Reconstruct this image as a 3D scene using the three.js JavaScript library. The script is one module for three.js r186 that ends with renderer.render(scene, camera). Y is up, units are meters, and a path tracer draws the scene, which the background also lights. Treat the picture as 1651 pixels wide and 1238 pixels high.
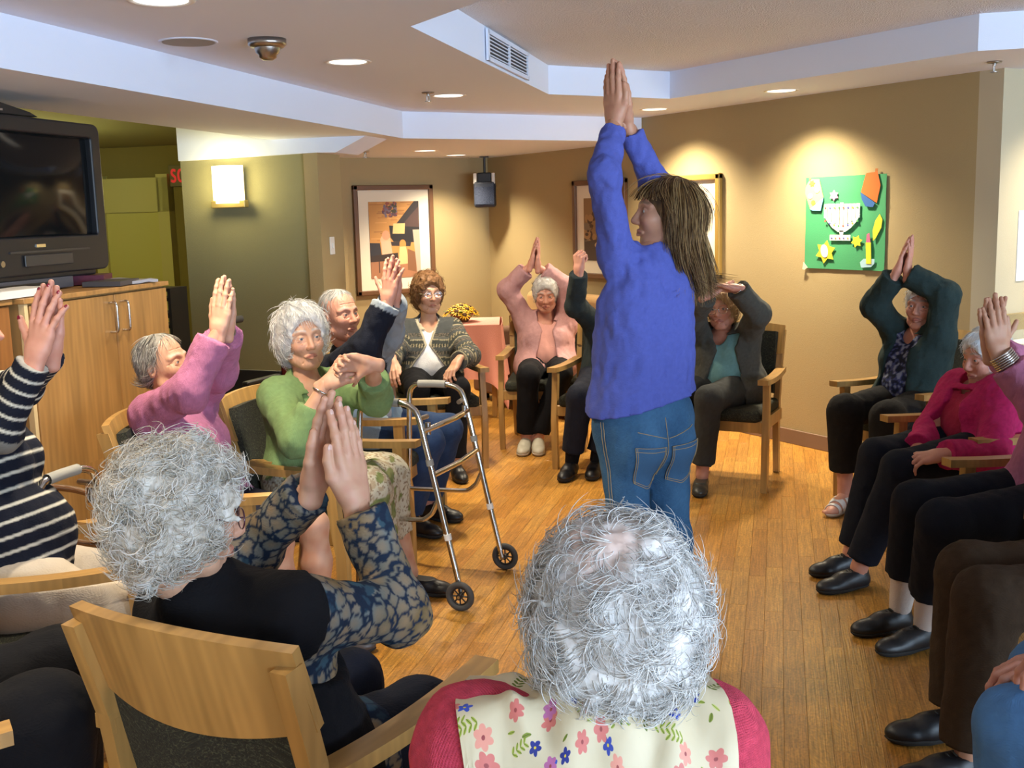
import * as THREE from 'three';
import { mergeGeometries, mergeVertices } from 'three/addons/utils/BufferGeometryUtils.js';
import { RoundedBoxGeometry } from 'three/addons/geometries/RoundedBoxGeometry.js';
import { ImprovedNoise } from 'three/addons/math/ImprovedNoise.js';
import { RectAreaLightUniformsLib } from 'three/addons/lights/RectAreaLightUniformsLib.js';
import { FontLoader } from 'three/addons/loaders/FontLoader.js';
import { TextGeometry } from 'three/addons/geometries/TextGeometry.js';

// ---------------------------------------------------------------- camera, sky, daylight, exposure
const scene = new THREE.Scene();
const V = (x, y, z) => new THREE.Vector3(x, y, z);
const camera = new THREE.PerspectiveCamera(38.75, 1651 / 1238, 0.05, 100);
camera.position.set(0, 1.62, 0);
camera.up.set(0.103, 0.987, -0.12);
camera.lookAt(0.5117, 1.62 - 0.1564, -0.8448);
scene.add(camera);
scene.background = new THREE.Color(0.75, 0.9, 1.15);
scene.backgroundIntensity = 1.0;
RectAreaLightUniformsLib.init();
const renderer = new THREE.WebGLRenderer({ antialias: true });
renderer.toneMapping = THREE.LinearToneMapping;
renderer.toneMappingExposure = 1.08;
renderer.shadowMap.enabled = true;
const DAY = { color: [0.6, 0.79, 1.0], power: 24 };      // daylight through the windows of the rear wall
const LAMP = { color: [1.0, 0.86, 0.63], power: 15 };     // recessed ceiling lamps
const WINDOWS = [[-1.6, 0.9], [1.4, 3.9], [4.4, 6.9]];     // x ranges in the rear wall
const REAR = 5.4, SOFFIT = 2.31, LOW = 2.13, TRAY = 2.48, RW = 5.42, BACK = -9.3;
for (const [a, b] of WINDOWS) {
  const l = new THREE.RectAreaLight(new THREE.Color(...DAY.color), DAY.power, b - a, 1.5);
  l.position.set((a + b) / 2, 1.36, REAR - 0.03); l.lookAt((a + b) / 2, 1.36, 0); l.name = 'window_daylight'; scene.add(l);
}

// ---------------------------------------------------------------- small helpers
let seed = 7;
const rnd = () => { seed = (seed + 0x6d2b79f5) | 0; let t = Math.imul(seed ^ (seed >>> 15), 1 | seed); t = (t + Math.imul(t ^ (t >>> 7), 61 | t)) ^ t; return ((t ^ (t >>> 14)) >>> 0) / 4294967296; };
const rr = (a, b) => a + (b - a) * rnd();
const IN = new ImprovedNoise(), noise = (x, y, z) => IN.noise(x + 31.7, y + 17.3, z + 5.1);
const mix = (a, b, t) => a + (b - a) * t, clamp = (x, a = 0, b = 1) => Math.min(b, Math.max(a, x));
const mixc = (a, b, t) => [mix(a[0], b[0], t), mix(a[1], b[1], t), mix(a[2], b[2], t)];
const sstep = (a, b, x) => { const t = clamp((x - a) / (b - a)); return t * t * (3 - 2 * t); };
const counts = {};
function numbered(n) { const c = counts[n] = (counts[n] ?? -1) + 1; return c ? n + '_' + String(c).padStart(3, '0') : n; }
function mat(c, rough = 0.7, o = {}) { const m = new THREE.MeshPhysicalMaterial({ roughness: rough, ...o }); m.color.setRGB(...c); return m; }
function shade(o) { o.traverse((c) => { if (c.isMesh) { c.castShadow = true; c.receiveShadow = true; } }); return o; }
function tag(o, label, category, group) { o.userData.label = label; o.userData.category = category; if (group) o.userData.group = group; return o; }
function thing(name, label, category, pos = [0, 0, 0], yaw = 0, group) {
  const g = new THREE.Group(); g.name = numbered(name); g.position.set(...pos); g.rotation.y = yaw; scene.add(g); return tag(g, label, category, group);
}
function part(name, geo, m, parent) {
  const o = new THREE.Mesh(Array.isArray(geo) ? merge(geo) : geo, m); o.name = name; o.castShadow = o.receiveShadow = true; parent.add(o); return o;
}
function struct(name, geo, m, parent = scene) { const o = part(name, geo, m, parent); if (parent === scene) o.userData.kind = 'structure'; return o; }
function merge(list) {
  const l = list.map((g) => { const q = g.index ? g.toNonIndexed() : g; for (const k of Object.keys(q.attributes)) if (!['position', 'normal', 'uv'].includes(k)) q.deleteAttribute(k); return q; });
  return l.length === 1 ? l[0] : mergeGeometries(l);
}
// uv in metres from the dominant axis of each triangle
function boxUV(g) {
  g = g.index ? g.toNonIndexed() : g; const p = g.attributes.position, n = g.attributes.normal, uv = new Float32Array(p.count * 2);
  for (let t = 0; t < p.count; t += 3) {
    const a = Math.abs(n.getX(t) + n.getX(t + 1) + n.getX(t + 2)), b = Math.abs(n.getY(t) + n.getY(t + 1) + n.getY(t + 2)), c = Math.abs(n.getZ(t) + n.getZ(t + 1) + n.getZ(t + 2));
    for (let i = t; i < t + 3; i++) { const x = p.getX(i), y = p.getY(i), z = p.getZ(i); uv[i * 2] = a > b && a > c ? z : x; uv[i * 2 + 1] = b > a && b > c ? z : y; }
  }
  return g.setAttribute('uv', new THREE.BufferAttribute(uv, 2));
}
const bx = (w, h, d, x = 0, y = 0, z = 0, r = 0) => (r ? new RoundedBoxGeometry(w, h, d, 2, Math.min(r, w / 2.01, h / 2.01, d / 2.01)) : new THREE.BoxGeometry(w, h, d)).translate(x, y, z);
const span = (x0, x1, y0, y1, z0, z1, r = 0) => bx(x1 - x0, y1 - y0, z1 - z0, (x0 + x1) / 2, (y0 + y1) / 2, (z0 + z1) / 2, r);
const tube = (pts, r, seg = 24, sides = 8) => new THREE.TubeGeometry(new THREE.CatmullRomCurve3(pts.map((p) => V(...p)), false, 'catmullrom', 0.25), seg, r, sides, false);
function bar(a, b, r0, r1 = r0, sides = 10) {
  const A = V(...a), B = V(...b), d = B.clone().sub(A), g = new THREE.CylinderGeometry(r1, r0, d.length(), sides);
  g.applyQuaternion(new THREE.Quaternion().setFromUnitVectors(V(0, 1, 0), d.normalize())); return g.translate((A.x + B.x) / 2, (A.y + B.y) / 2, (A.z + B.z) / 2);
}
// a square-section bar from a to b, lying with its width across `side`
function stick(a, b, w, t, r = 0.006) {
  const A = V(...a), B = V(...b), d = B.clone().sub(A), g = new RoundedBoxGeometry(w, d.length(), t, 2, r); d.normalize();
  const x = V(1, 0, 0).addScaledVector(d, -d.x).normalize(), z = x.clone().cross(d);
  return g.applyMatrix4(new THREE.Matrix4().makeBasis(x, d, z)).translate((A.x + B.x) / 2, (A.y + B.y) / 2, (A.z + B.z) / 2);
}
// flat polygon in x-z (list of [x, z]) extruded from y0 up to y1, with optional holes
function deck(pts, y0, y1, holes = []) {
  const s = new THREE.Shape(pts.map(([x, z]) => new THREE.Vector2(x, -z)));
  for (const h of holes) s.holes.push(new THREE.Path(h.map(([x, z]) => new THREE.Vector2(x, -z))));
  return new THREE.ExtrudeGeometry(s, { depth: y1 - y0, bevelEnabled: false }).rotateX(-Math.PI / 2).translate(0, y0, 0);
}
// curved slab: P(u, v) gives the middle point, N its thickness direction
function slab(nu, nv, P, N, t) {
  const pos = [], idx = [], row = nv + 1, add = (s) => { for (let i = 0; i <= nu; i++) for (let j = 0; j <= nv; j++) { const p = P(i / nu, j / nv), n = N(i / nu, j / nv); pos.push(p[0] + n[0] * s, p[1] + n[1] * s, p[2] + n[2] * s); } };
  add(t / 2); add(-t / 2); const o = (nu + 1) * row, q = (a, b, c, d) => idx.push(a, b, c, a, c, d);
  for (let i = 0; i < nu; i++) for (let j = 0; j < nv; j++) { const a = i * row + j; q(a, a + row, a + row + 1, a + 1); q(o + a, o + a + 1, o + a + row + 1, o + a + row); }
  for (let i = 0; i < nu; i++) { const a = i * row, b = a + nv; q(a, o + a, o + a + row, a + row); q(b, b + row, o + b + row, o + b); }
  for (let j = 0; j < nv; j++) { const a = j, b = nu * row + j; q(a, a + 1, o + a + 1, o + a); q(b, o + b, o + b + 1, b + 1); }
  const g = new THREE.BufferGeometry(); g.setAttribute('position', new THREE.Float32BufferAttribute(pos, 3)); g.setIndex(idx);
  const f = g.toNonIndexed(); f.computeVertexNormals(); f.setAttribute('uv', new THREE.Float32BufferAttribute(new Float32Array(f.attributes.position.count * 2), 2));
  return boxUV(smoothed(f));
}
function smoothed(g, cos = 0.7) { // crease-aware normals on non-indexed triangles
  const p = g.attributes.position, n = g.attributes.normal, at = new Map(), key = (i) => Math.round(p.getX(i) * 2e4) + ',' + Math.round(p.getY(i) * 2e4) + ',' + Math.round(p.getZ(i) * 2e4), out = new Float32Array(p.count * 3);
  for (let i = 0; i < p.count; i++) { const k = key(i); (at.get(k) ?? at.set(k, []).get(k)).push(i); }
  for (const l of at.values()) for (const i of l) { let x = 0, y = 0, z = 0; for (const j of l) if (n.getX(i) * n.getX(j) + n.getY(i) * n.getY(j) + n.getZ(i) * n.getZ(j) > cos) { x += n.getX(j); y += n.getY(j); z += n.getZ(j); } const L = Math.hypot(x, y, z) || 1; out.set([x / L, y / L, z / L], i * 3); }
  return g.setAttribute('normal', new THREE.BufferAttribute(out, 3));
}
// computed textures
function dataTex(n, f, repeat = [1, 1], srgb = true) {
  const d = new Uint8Array(n * n * 4);
  for (let y = 0; y < n; y++) for (let x = 0; x < n; x++) { const c = f(x / n, y / n), i = (y * n + x) * 4; d[i] = clamp(c[0]) * 255; d[i + 1] = clamp(c[1]) * 255; d[i + 2] = clamp(c[2]) * 255; d[i + 3] = 255; }
  const t = new THREE.DataTexture(d, n, n); t.wrapS = t.wrapT = THREE.RepeatWrapping; t.magFilter = THREE.LinearFilter; t.minFilter = THREE.LinearFilter; if (srgb) t.colorSpace = THREE.SRGBColorSpace; t.repeat.set(...repeat); t.needsUpdate = true; return t;
}
function canvasTex(w, h, draw) { const c = document.createElement('canvas'); c.width = w; c.height = h; draw(c.getContext('2d'), w, h); const t = new THREE.CanvasTexture(c); t.colorSpace = THREE.SRGBColorSpace; return t; }
// tileable noise for textures: f periodic over the unit square
const tn = (u, v, f, s = 0) => { const a = u * 6.28318, b = v * 6.28318, r = f / 6.28318; return noise(Math.cos(a) * r + s, Math.sin(a) * r + Math.cos(b) * r * 1.7, Math.sin(b) * r * 1.7 - s) ; };
const weaveBump = dataTex(256, (u, v) => { const k = 0.5 + 0.2 * Math.sin(u * 6.283 * 40) * Math.sin(v * 6.283 * 40) + 0.5 * tn(u, v, 60) ; return [k, k, k]; }, [5, 5], false);
const popBump = dataTex(512, (u, v) => { const k = 0.5 + 0.9 * tn(u, v, 90) + 0.5 * tn(u, v, 170, 3); return [k, k, k]; }, [1.4, 1.4], false);
const knitBump = dataTex(256, (u, v) => { const a = Math.abs(Math.sin(u * 6.283 * 16)), b = Math.abs(Math.sin(v * 6.283 * 22 + a * 1.5)); const k = 0.35 + 0.5 * a * b + 0.25 * tn(u, v, 40); return [k, k, k]; }, [9, 9], false);
const clothBump = dataTex(256, (u, v) => { const k = 0.5 + 0.15 * Math.sin(u * 6.283 * 64) * Math.sin(v * 6.283 * 64) + 0.6 * tn(u, v, 30); return [k, k, k]; }, [6, 6], false);

// ---------------------------------------------------------------- the room
const S2 = Math.SQRT1_2;
const dn = (n, m, y = 0) => [(n + m) * S2, y, (m - n) * S2];   // point at n along the diagonal D = (1,0,-1)/sqrt2 and m across it (1,0,1)/sqrt2
const M = {
  paper: mat([0.365, 0.28, 0.138], 0.85, { bumpMap: weaveBump, bumpScale: 0.0012 }),
  cream: mat([0.47, 0.415, 0.29], 0.85, { bumpMap: weaveBump, bumpScale: 0.0006 }),
  green: mat([0.26, 0.24, 0.12], 0.85, { bumpMap: weaveBump, bumpScale: 0.0012 }),
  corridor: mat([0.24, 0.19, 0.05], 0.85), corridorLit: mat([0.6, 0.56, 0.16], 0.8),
  plaster: mat([0.72, 0.78, 0.92], 0.9, { bumpMap: weaveBump, bumpScale: 0.0004 }),
  popcorn: mat([0.74, 0.75, 0.78], 0.95, { bumpMap: popBump, bumpScale: 0.005 }),
  trim: mat([0.2, 0.12, 0.075], 0.6), sub: mat([0.34, 0.165, 0.04], 0.8),
  white: mat([0.75, 0.74, 0.71], 0.5), black: mat([0.012, 0.012, 0.014], 0.4), chrome: mat([0.62, 0.6, 0.58], 0.16, { metalness: 1 }), steel: mat([0.4, 0.38, 0.36], 0.3, { metalness: 1 }), grip: mat([0.3, 0.29, 0.26], 0.8), rubber: mat([0.05, 0.05, 0.05], 0.7),
};
{ // floor: strip planks along the diagonal, the ones that show largest as pieces, the rest one mass
  const floor = new THREE.Group(); floor.name = 'floor'; floor.userData.kind = 'structure'; scene.add(floor);
  part('subfloor', span(-2.6, 8.6, -0.12, -0.012, -12.2, REAR + 0.2), M.sub, floor);
  const grain = dataTex(512, (u, v) => { const w = tn(u, v, 3) * 0.25, s = 0.85 + 0.24 * tn(u * 1, v, 46, 2) * 0.6 + 0.3 * noise(u * 60 + w * 8, v * 4, 1.5) * 0.5 + 0.16 * noise(u * 150, v * 7, 9); return [s, s * (0.97 + 0.06 * w), s * (0.9 + 0.15 * w)]; }, [3, 1.2]);
  const bump = dataTex(256, (u, v) => { const k = 0.5 + 0.5 * noise(u * 110, v * 5, 3.3); return [k, k, k]; }, [3, 1.2], false);
  const tones = [[0.6, 0.3, 0.062], [0.55, 0.262, 0.05], [0.65, 0.34, 0.075], [0.51, 0.24, 0.048], [0.585, 0.31, 0.07], [0.62, 0.305, 0.06], [0.53, 0.265, 0.06]];
  const mats = tones.map((c) => mat(c, 0.34, { map: grain, bumpMap: bump, bumpScale: 0.0006, clearcoat: 0.12, clearcoatRoughness: 0.3 }));
  const W = 0.072, geos = new Map();
  const geo = (L, k) => { // a plank with bevelled top edges, uv in metres, k shifts the grain
    const id = L.toFixed(2) + k; if (geos.has(id)) return geos.get(id);
    const b = 0.0006, h = 0.012, x = W / 2 - 0.0003, z = L / 2 - 0.0003, P = [[-x, -h, -z], [x, -h, -z], [x, -h, z], [-x, -h, z], [-x, -b, -z], [x, -b, -z], [x, -b, z], [-x, -b, z], [-x + b, 0, -z + b], [x - b, 0, -z + b], [x - b, 0, z - b], [-x + b, 0, z - b]], pos = [], uv = [];
    const q = (...i) => { for (const j of [0, 1, 2, 0, 2, 3]) { const p = P[i[j]]; pos.push(...p); uv.push(p[0] + k * 0.137, p[2] + k * 0.31); } };
    q(8, 11, 10, 9); for (let i = 0; i < 4; i++) { const n = (i + 1) % 4; q(4 + i, 8 + i, 8 + n, 4 + n); q(i, 4 + i, 4 + n, n); }
    const g = new THREE.BufferGeometry(); g.setAttribute('position', new THREE.Float32BufferAttribute(pos, 3)); g.setAttribute('uv', new THREE.Float32BufferAttribute(uv, 2)); g.computeVertexNormals(); geos.set(id, g); return g;
  };
  const list = [], cam = camera.position, fwd = V(0.5117, -0.1564, -0.8448);
  for (let i = -145; i < 160; i++) {
    let n = -12 + ((i * 0.37) % 0.8 + 0.8) % 0.8; let j = 0;
    while (n < 14) {
      const L = [0.56, 0.72, 0.64, 0.8][Math.abs(i * 7 + j * 3) % 4], m = i * W, c = dn(n + L / 2, m); n += L; j++;
      if (c[0] < -2.4 || c[0] > 8.4 || c[2] < -12 || c[2] > REAR - 0.05) continue;
      const v = V(c[0] - cam.x, -cam.y, c[2] - cam.z), z = v.dot(fwd), sx = v.dot(V(0.853, -0.026, 0.521)) / z, sy = v.dot(V(0.103, 0.987, -0.12)) / z;
      const seen = z > 0.8 && Math.abs(sx) < 0.5 && sy > -0.37 && sy < 0.1;
      // the open floor inside the ring of chairs is what the photograph shows
      const open = (c[0] - 2.75) ** 2 / 2.6 + (c[2] + 3.9) ** 2 / 5.2 < 1;
      list.push({ c, L, k: Math.abs(i * 13 + j * 5) % 6, t: Math.abs((i * 5 + j * 11 + ((i * j) % 3)) % 7), score: seen ? (open ? 10 : 1) / z : 0 });
    }
  }
  list.sort((a, b) => b.score - a.score);
  const turn = -Math.PI / 4;  // local z along (-1,0,... ) the diagonal
  list.forEach((p, i) => {
    if (i < 300) { const o = part(numbered('plank'), geo(p.L, p.k), mats[p.t], floor); o.position.set(...p.c); o.rotation.y = turn; }
  });
  const rest = list.slice(300);
  for (let t = 0; t < 1; t++) {
    const g = mergeGeometries(rest.map((p) => { const q = geo(p.L, p.k).clone(), c = tones[p.t], col = new Float32Array(q.attributes.position.count * 3); for (let i = 0; i < col.length; i += 3) col.set(c, i); q.setAttribute('color', new THREE.BufferAttribute(col, 3)); return q.rotateY(turn).translate(...p.c); }));
    const o = part('floor_planks', g, mat([1, 1, 1], 0.34, { vertexColors: true, map: grain, bumpMap: bump, bumpScale: 0.0006, clearcoat: 0.12, clearcoatRoughness: 0.3 }), floor); o.userData.kind = 'stuff';
  }
}
struct('wall_right', boxUV(span(RW, RW + 0.15, 0, 2.6, BACK - 0.15, -3.92)), M.paper);
struct('wall_return', boxUV(span(RW, 8.6, 0, 2.6, -3.92, -3.77)), M.cream);
struct('wall_back', boxUV(span(3.0, RW, 0, 2.6, BACK - 0.15, BACK)), M.paper);
struct('wall_left', span(-2.6, -2.45, 0, 2.6, -12.2, REAR + 0.2), M.cream);
struct('wall_corridor', span(-2.6, 3.0, 0, 2.6, -12.2, -12.05), M.corridor);
struct('wall_far_right', span(8.45, 8.6, 0, 2.6, -3.77, REAR + 0.2), M.cream);
{ // rear wall with windows
  const g = [span(-2.6, 8.6, 0, 0.6, REAR, REAR + 0.2), span(-2.6, 8.6, 2.12, 2.6, REAR, REAR + 0.2)]; let x = -2.6;
  for (const [a, b] of [...WINDOWS, [8.6]]) { g.push(span(x, a, 0.6, 2.12, REAR, REAR + 0.2)); x = b; }
  struct('wall_rear', g, M.cream);
  WINDOWS.forEach(([a, b], i) => {
    const w = new THREE.Group(); w.name = 'window_' + (i + 1); w.userData.kind = 'structure'; scene.add(w);
    const mid = (a + b) / 2; part('window_frame', [span(a, b, 0.6, 0.65, REAR + 0.08, REAR + 0.14), span(a, b, 2.07, 2.12, REAR + 0.08, REAR + 0.14), span(a, a + 0.05, 0.65, 2.07, REAR + 0.08, REAR + 0.14), span(b - 0.05, b, 0.65, 2.07, REAR + 0.08, REAR + 0.14), span(mid - 0.03, mid + 0.03, 0.65, 2.07, REAR + 0.08, REAR + 0.14)], M.white, w);
    part('pane', span(a + 0.05, b - 0.05, 0.65, 2.07, REAR + 0.1, REAR + 0.106), mat([1, 1, 1], 0.02, { transmission: 1, thickness: 0 }), w);
  });
}
{ // the diagonal wall with the sconce, the pillar at its end, the corridor behind
  const box = (n0, n1, m0, m1, y0, y1) => deck([dn(n0, m0), dn(n1, m0), dn(n1, m1), dn(n0, m1)].map((p) => [p[0], p[2]]), y0, y1);
  struct('wall_sconce', boxUV(box(6.9, 7.05, -4.0, -3.08, 0, 2.05)), M.green);
  struct('pillar', boxUV(box(6.88, 7.27, -3.08, -2.98, 0, 2.13)), M.paper);
  struct('wall_nook', boxUV(box(7.05, 9.35, -4.0, -3.85, 0, 2.13)), M.paper);
  // header over the wall: a plaster beam whose underside rises to the left
  const hp = [[-3.99, 2.015], [-3.99, 2.26], [-3.3, 2.14], [-2.6, 2.14], [-2.84, 2.03], [-2.98, 2.035]];
  const hs = new THREE.Shape(hp.map(([m, y]) => new THREE.Vector2(m, y)));
  const hg = new THREE.ExtrudeGeometry(hs, { depth: 0.4, bevelEnabled: false });   // local x = m, y = up, z = n
  hg.applyMatrix4(new THREE.Matrix4().makeBasis(V(S2, 0, S2), V(0, 1, 0), V(-S2, 0, S2))).translate(...dn(7.26, 0));
  struct('header_beam', hg, M.plaster);
  struct('wall_corridor_end', boxUV(box(9.5, 9.65, -7.5, -3.9, 0, 2.6)), M.corridor);
  const jamb = new THREE.Group(); jamb.name = 'door_1'; jamb.userData.kind = 'structure'; scene.add(jamb);
  part('door_panel', box(9.44, 9.5, -6.3, -5.72, 0, 2.02), M.corridorLit, jamb);
  part('door_frame', [box(9.4, 9.5, -5.72, -5.6, 0, 2.05), box(9.4, 9.5, -6.42, -6.3, 0, 2.05), box(9.4, 9.5, -6.42, -5.6, 2.02, 1.7)], mat([0.6, 0.55, 0.2], 0.6), jamb);
}
// ceilings
const trayHole = [[1.84, 1.2], [1.9, -3.8], [3.74, -5.66], [4.67, -5.65], [4.68, -3.4], [6.3, -1.7], [6.3, 1.2]];
struct('ceiling_soffit', boxUV(deck([[-2.5, -2.16], [-2.5, REAR + 0.1], [8.5, REAR + 0.1], [8.5, -3.9], [5.5, -3.9], [5.5, -9.4], [3.6, -9.4], [2.53, -7.19]], SOFFIT, TRAY, [trayHole])), M.plaster);
struct('ceiling_tray', boxUV(span(1.6, 6.6, TRAY, TRAY + 0.1, -5.9, 1.5)), M.popcorn);
struct('ceiling_low', boxUV(deck([[-2.45, -1.09], [3.36, -6.9], [5.43, -6.9], [5.43, -9.35], [3.6, -9.35], [2.53, -7.19], [1.7, -6.36], [-2.45, -2.21]], LOW, SOFFIT)), M.plaster);
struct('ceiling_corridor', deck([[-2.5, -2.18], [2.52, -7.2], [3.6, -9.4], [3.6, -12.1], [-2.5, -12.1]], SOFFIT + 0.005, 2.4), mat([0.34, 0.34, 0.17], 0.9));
struct('roof', span(-2.6, 8.6, 2.6, 2.7, -12.2, REAR + 0.2), M.plaster);
struct('baseboard_right', [span(RW - 0.015, RW, 0, 0.1, BACK, -3.77, 0.004)], M.trim);
struct('baseboard_back', [span(3.7, RW, 0, 0.1, BACK, BACK + 0.015, 0.004)], M.trim);
struct('baseboard_return', [span(RW - 0.015, 8.45, 0, 0.1, -3.77, -3.755, 0.004)], M.trim);
struct('trim_1', [span(RW + 0.03, 8.4, 0.885, 0.98, -3.77, -3.75, 0.004)], M.paper);
tag(part('wall_ledge', [span(5.47, 7.6, 0.76, 0.83, -3.77, -3.5, 0.006), span(5.5, 5.56, 0, 0.76, -3.76, -3.7), span(7.5, 7.56, 0, 0.76, -3.76, -3.7)], M.white, scene), 'white ledge along the cream wall at the right edge', 'ledge');
tag(part('wall_notice', [span(5.6, 5.82, 1.16, 1.55, -3.77, -3.766)], mat([0.8, 0.8, 0.82], 0.6), scene), 'white paper notice on the cream wall at the right edge', 'notice');

// ---------------------------------------------------------------- ceiling fittings
const glow = mat([1, 0.95, 0.85], 0.5, { emissive: new THREE.Color(1, 0.93, 0.78), emissiveIntensity: 2.6 });
function downlight(x, y, z, label, k = 1) {
  const t = thing('downlight', label, 'ceiling light', [x, y, z], 0, 'round recessed ceiling lights');
  part('trim_ring', new THREE.LatheGeometry([[0.085, 0.02], [0.085, 0], [0.1, -0.004], [0.108, 0], [0.108, 0.004]].map((p) => new THREE.Vector2(...p)), 32), M.white, t);
  part('lens', new THREE.CylinderGeometry(0.084, 0.084, 0.006, 32).translate(0, 0.002, 0), glow, t);
  const s = new THREE.SpotLight(new THREE.Color(...LAMP.color), LAMP.power * k, 0, 1.12, 0.75, 2); s.position.set(x, y - 0.015, z); s.target.position.set(x, 0, z); s.castShadow = true; s.shadow.radius = 3.5; scene.add(s, s.target);
}
downlight(0.95, SOFFIT, -3.66, 'round ceiling light cut by the top edge of the picture');
downlight(2.06, SOFFIT, -4.77, 'round ceiling light beside the smoke detector');
downlight(3.19, SOFFIT, -5.91, 'round ceiling light beside the small sprinkler');
downlight(5.05, SOFFIT, -6.28, 'round ceiling light near the raised hands of the standing woman', 1.7);
downlight(5.05, SOFFIT, -5.04, 'round ceiling light above the green poster', 1.7);
downlight(4.2, LOW, -8.22, 'left of the two small ceiling lights in the low corner ceiling', 1.2);
downlight(4.81, LOW, -8.81, 'right of the two small ceiling lights in the low corner ceiling', 1.2);
for (const [x, z, l] of [[-0.18, -2.53, 'over the woman in the striped top, outside the picture'], [-1.3, -1.4, 'at the near end of the diagonal row, outside the picture'], [0.4, 3.2, 'behind the camera before the first window'], [4.2, 3.2, 'behind the camera before the middle window']]) downlight(x, SOFFIT, z, 'round ceiling light ' + l, 0.6);
downlight(5.95, SOFFIT, -3.35, 'round ceiling light over the cream wall outside the right edge', 1.0);
{ // smoke detector, speaker disc, sprinklers, vent
  let t = thing('smoke_detector', 'grey domed smoke detector on the ceiling beside the round lights', 'smoke detector', [1.51, SOFFIT, -4.28]);
  part('base', new THREE.LatheGeometry([[0, 0], [0.075, 0], [0.075, -0.022], [0.06, -0.034], [0, -0.034]].map((p) => new THREE.Vector2(...p)), 28), M.steel, t);
  part('dome', new THREE.LatheGeometry([[0.05, -0.03], [0.046, -0.052], [0.034, -0.062], [0.034, -0.07], [0.02, -0.08], [0, -0.08]].map((p) => new THREE.Vector2(...p)), 28), M.steel, t);
  t = thing('ceiling_speaker', 'flat round perforated ceiling speaker left of the smoke detector', 'ceiling speaker', [1.25, SOFFIT, -4.45]);
  part('rim', new THREE.LatheGeometry([[0.098, 0], [0.104, -0.005], [0.112, -0.004], [0.114, 0]].map((p) => new THREE.Vector2(...p)), 32), M.plaster, t);
  part('grille', new THREE.CylinderGeometry(0.1, 0.1, 0.006, 32).translate(0, -0.002, 0), mat([0.5, 0.44, 0.38], 0.8, { bumpMap: popBump, bumpScale: 0.003 }), t);
  const sprinkler = (x, y, z, label) => { const s = thing('sprinkler', label, 'sprinkler', [x, y, z], 0.4, 'metal ceiling sprinklers'); part('escutcheon', new THREE.LatheGeometry([[0.012, 0], [0.038, 0], [0.034, -0.008], [0.014, -0.01]].map((p) => new THREE.Vector2(...p)), 20), M.steel, s); part('body', [bar([0, 0, 0], [0, -0.022, 0], 0.009), bar([-0.012, -0.02, 0], [-0.01, -0.05, 0], 0.003), bar([0.012, -0.02, 0], [0.01, -0.05, 0], 0.003), new THREE.CylinderGeometry(0.02, 0.02, 0.004, 14).translate(0, -0.052, 0)], M.steel, s); return s; };
  sprinkler(2.99, SOFFIT, -5.79, 'small metal sprinkler on the ceiling between two round lights');
  sprinkler(5.12, SOFFIT, -3.62, 'metal sprinkler on the bluish ceiling at the right edge');
  sprinkler(3.72, LOW, -8.35, 'tiny sprinkler on the low ceiling above the piano picture');
  t = thing('air_vent', 'white slatted air vent in the recessed ceiling edge', 'vent', dn((2.98 + 4.9) * S2, -1.338, 2.395), -3 * Math.PI / 4 + Math.PI);
  // local x runs along the diagonal, +z looks into the tray
  part('frame', [bx(0.86, 0.02, 0.012, 0, 0.062, 0), bx(0.86, 0.02, 0.012, 0, -0.062, 0), bx(0.03, 0.144, 0.012, -0.425, 0, 0), bx(0.03, 0.144, 0.012, 0.425, 0, 0), bx(0.02, 0.11, 0.01, 0, 0, 0)], M.plaster, t);
  part('duct', bx(0.84, 0.12, 0.004, 0, 0, -0.006), mat([0.05, 0.05, 0.06], 0.8), t);
  for (let i = 0; i < 6; i++) part('slat', bx(0.82, 0.005, 0.005, 0, -0.043 + i * 0.0172, 0.002).rotateX(0), M.plaster, t);
}
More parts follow.
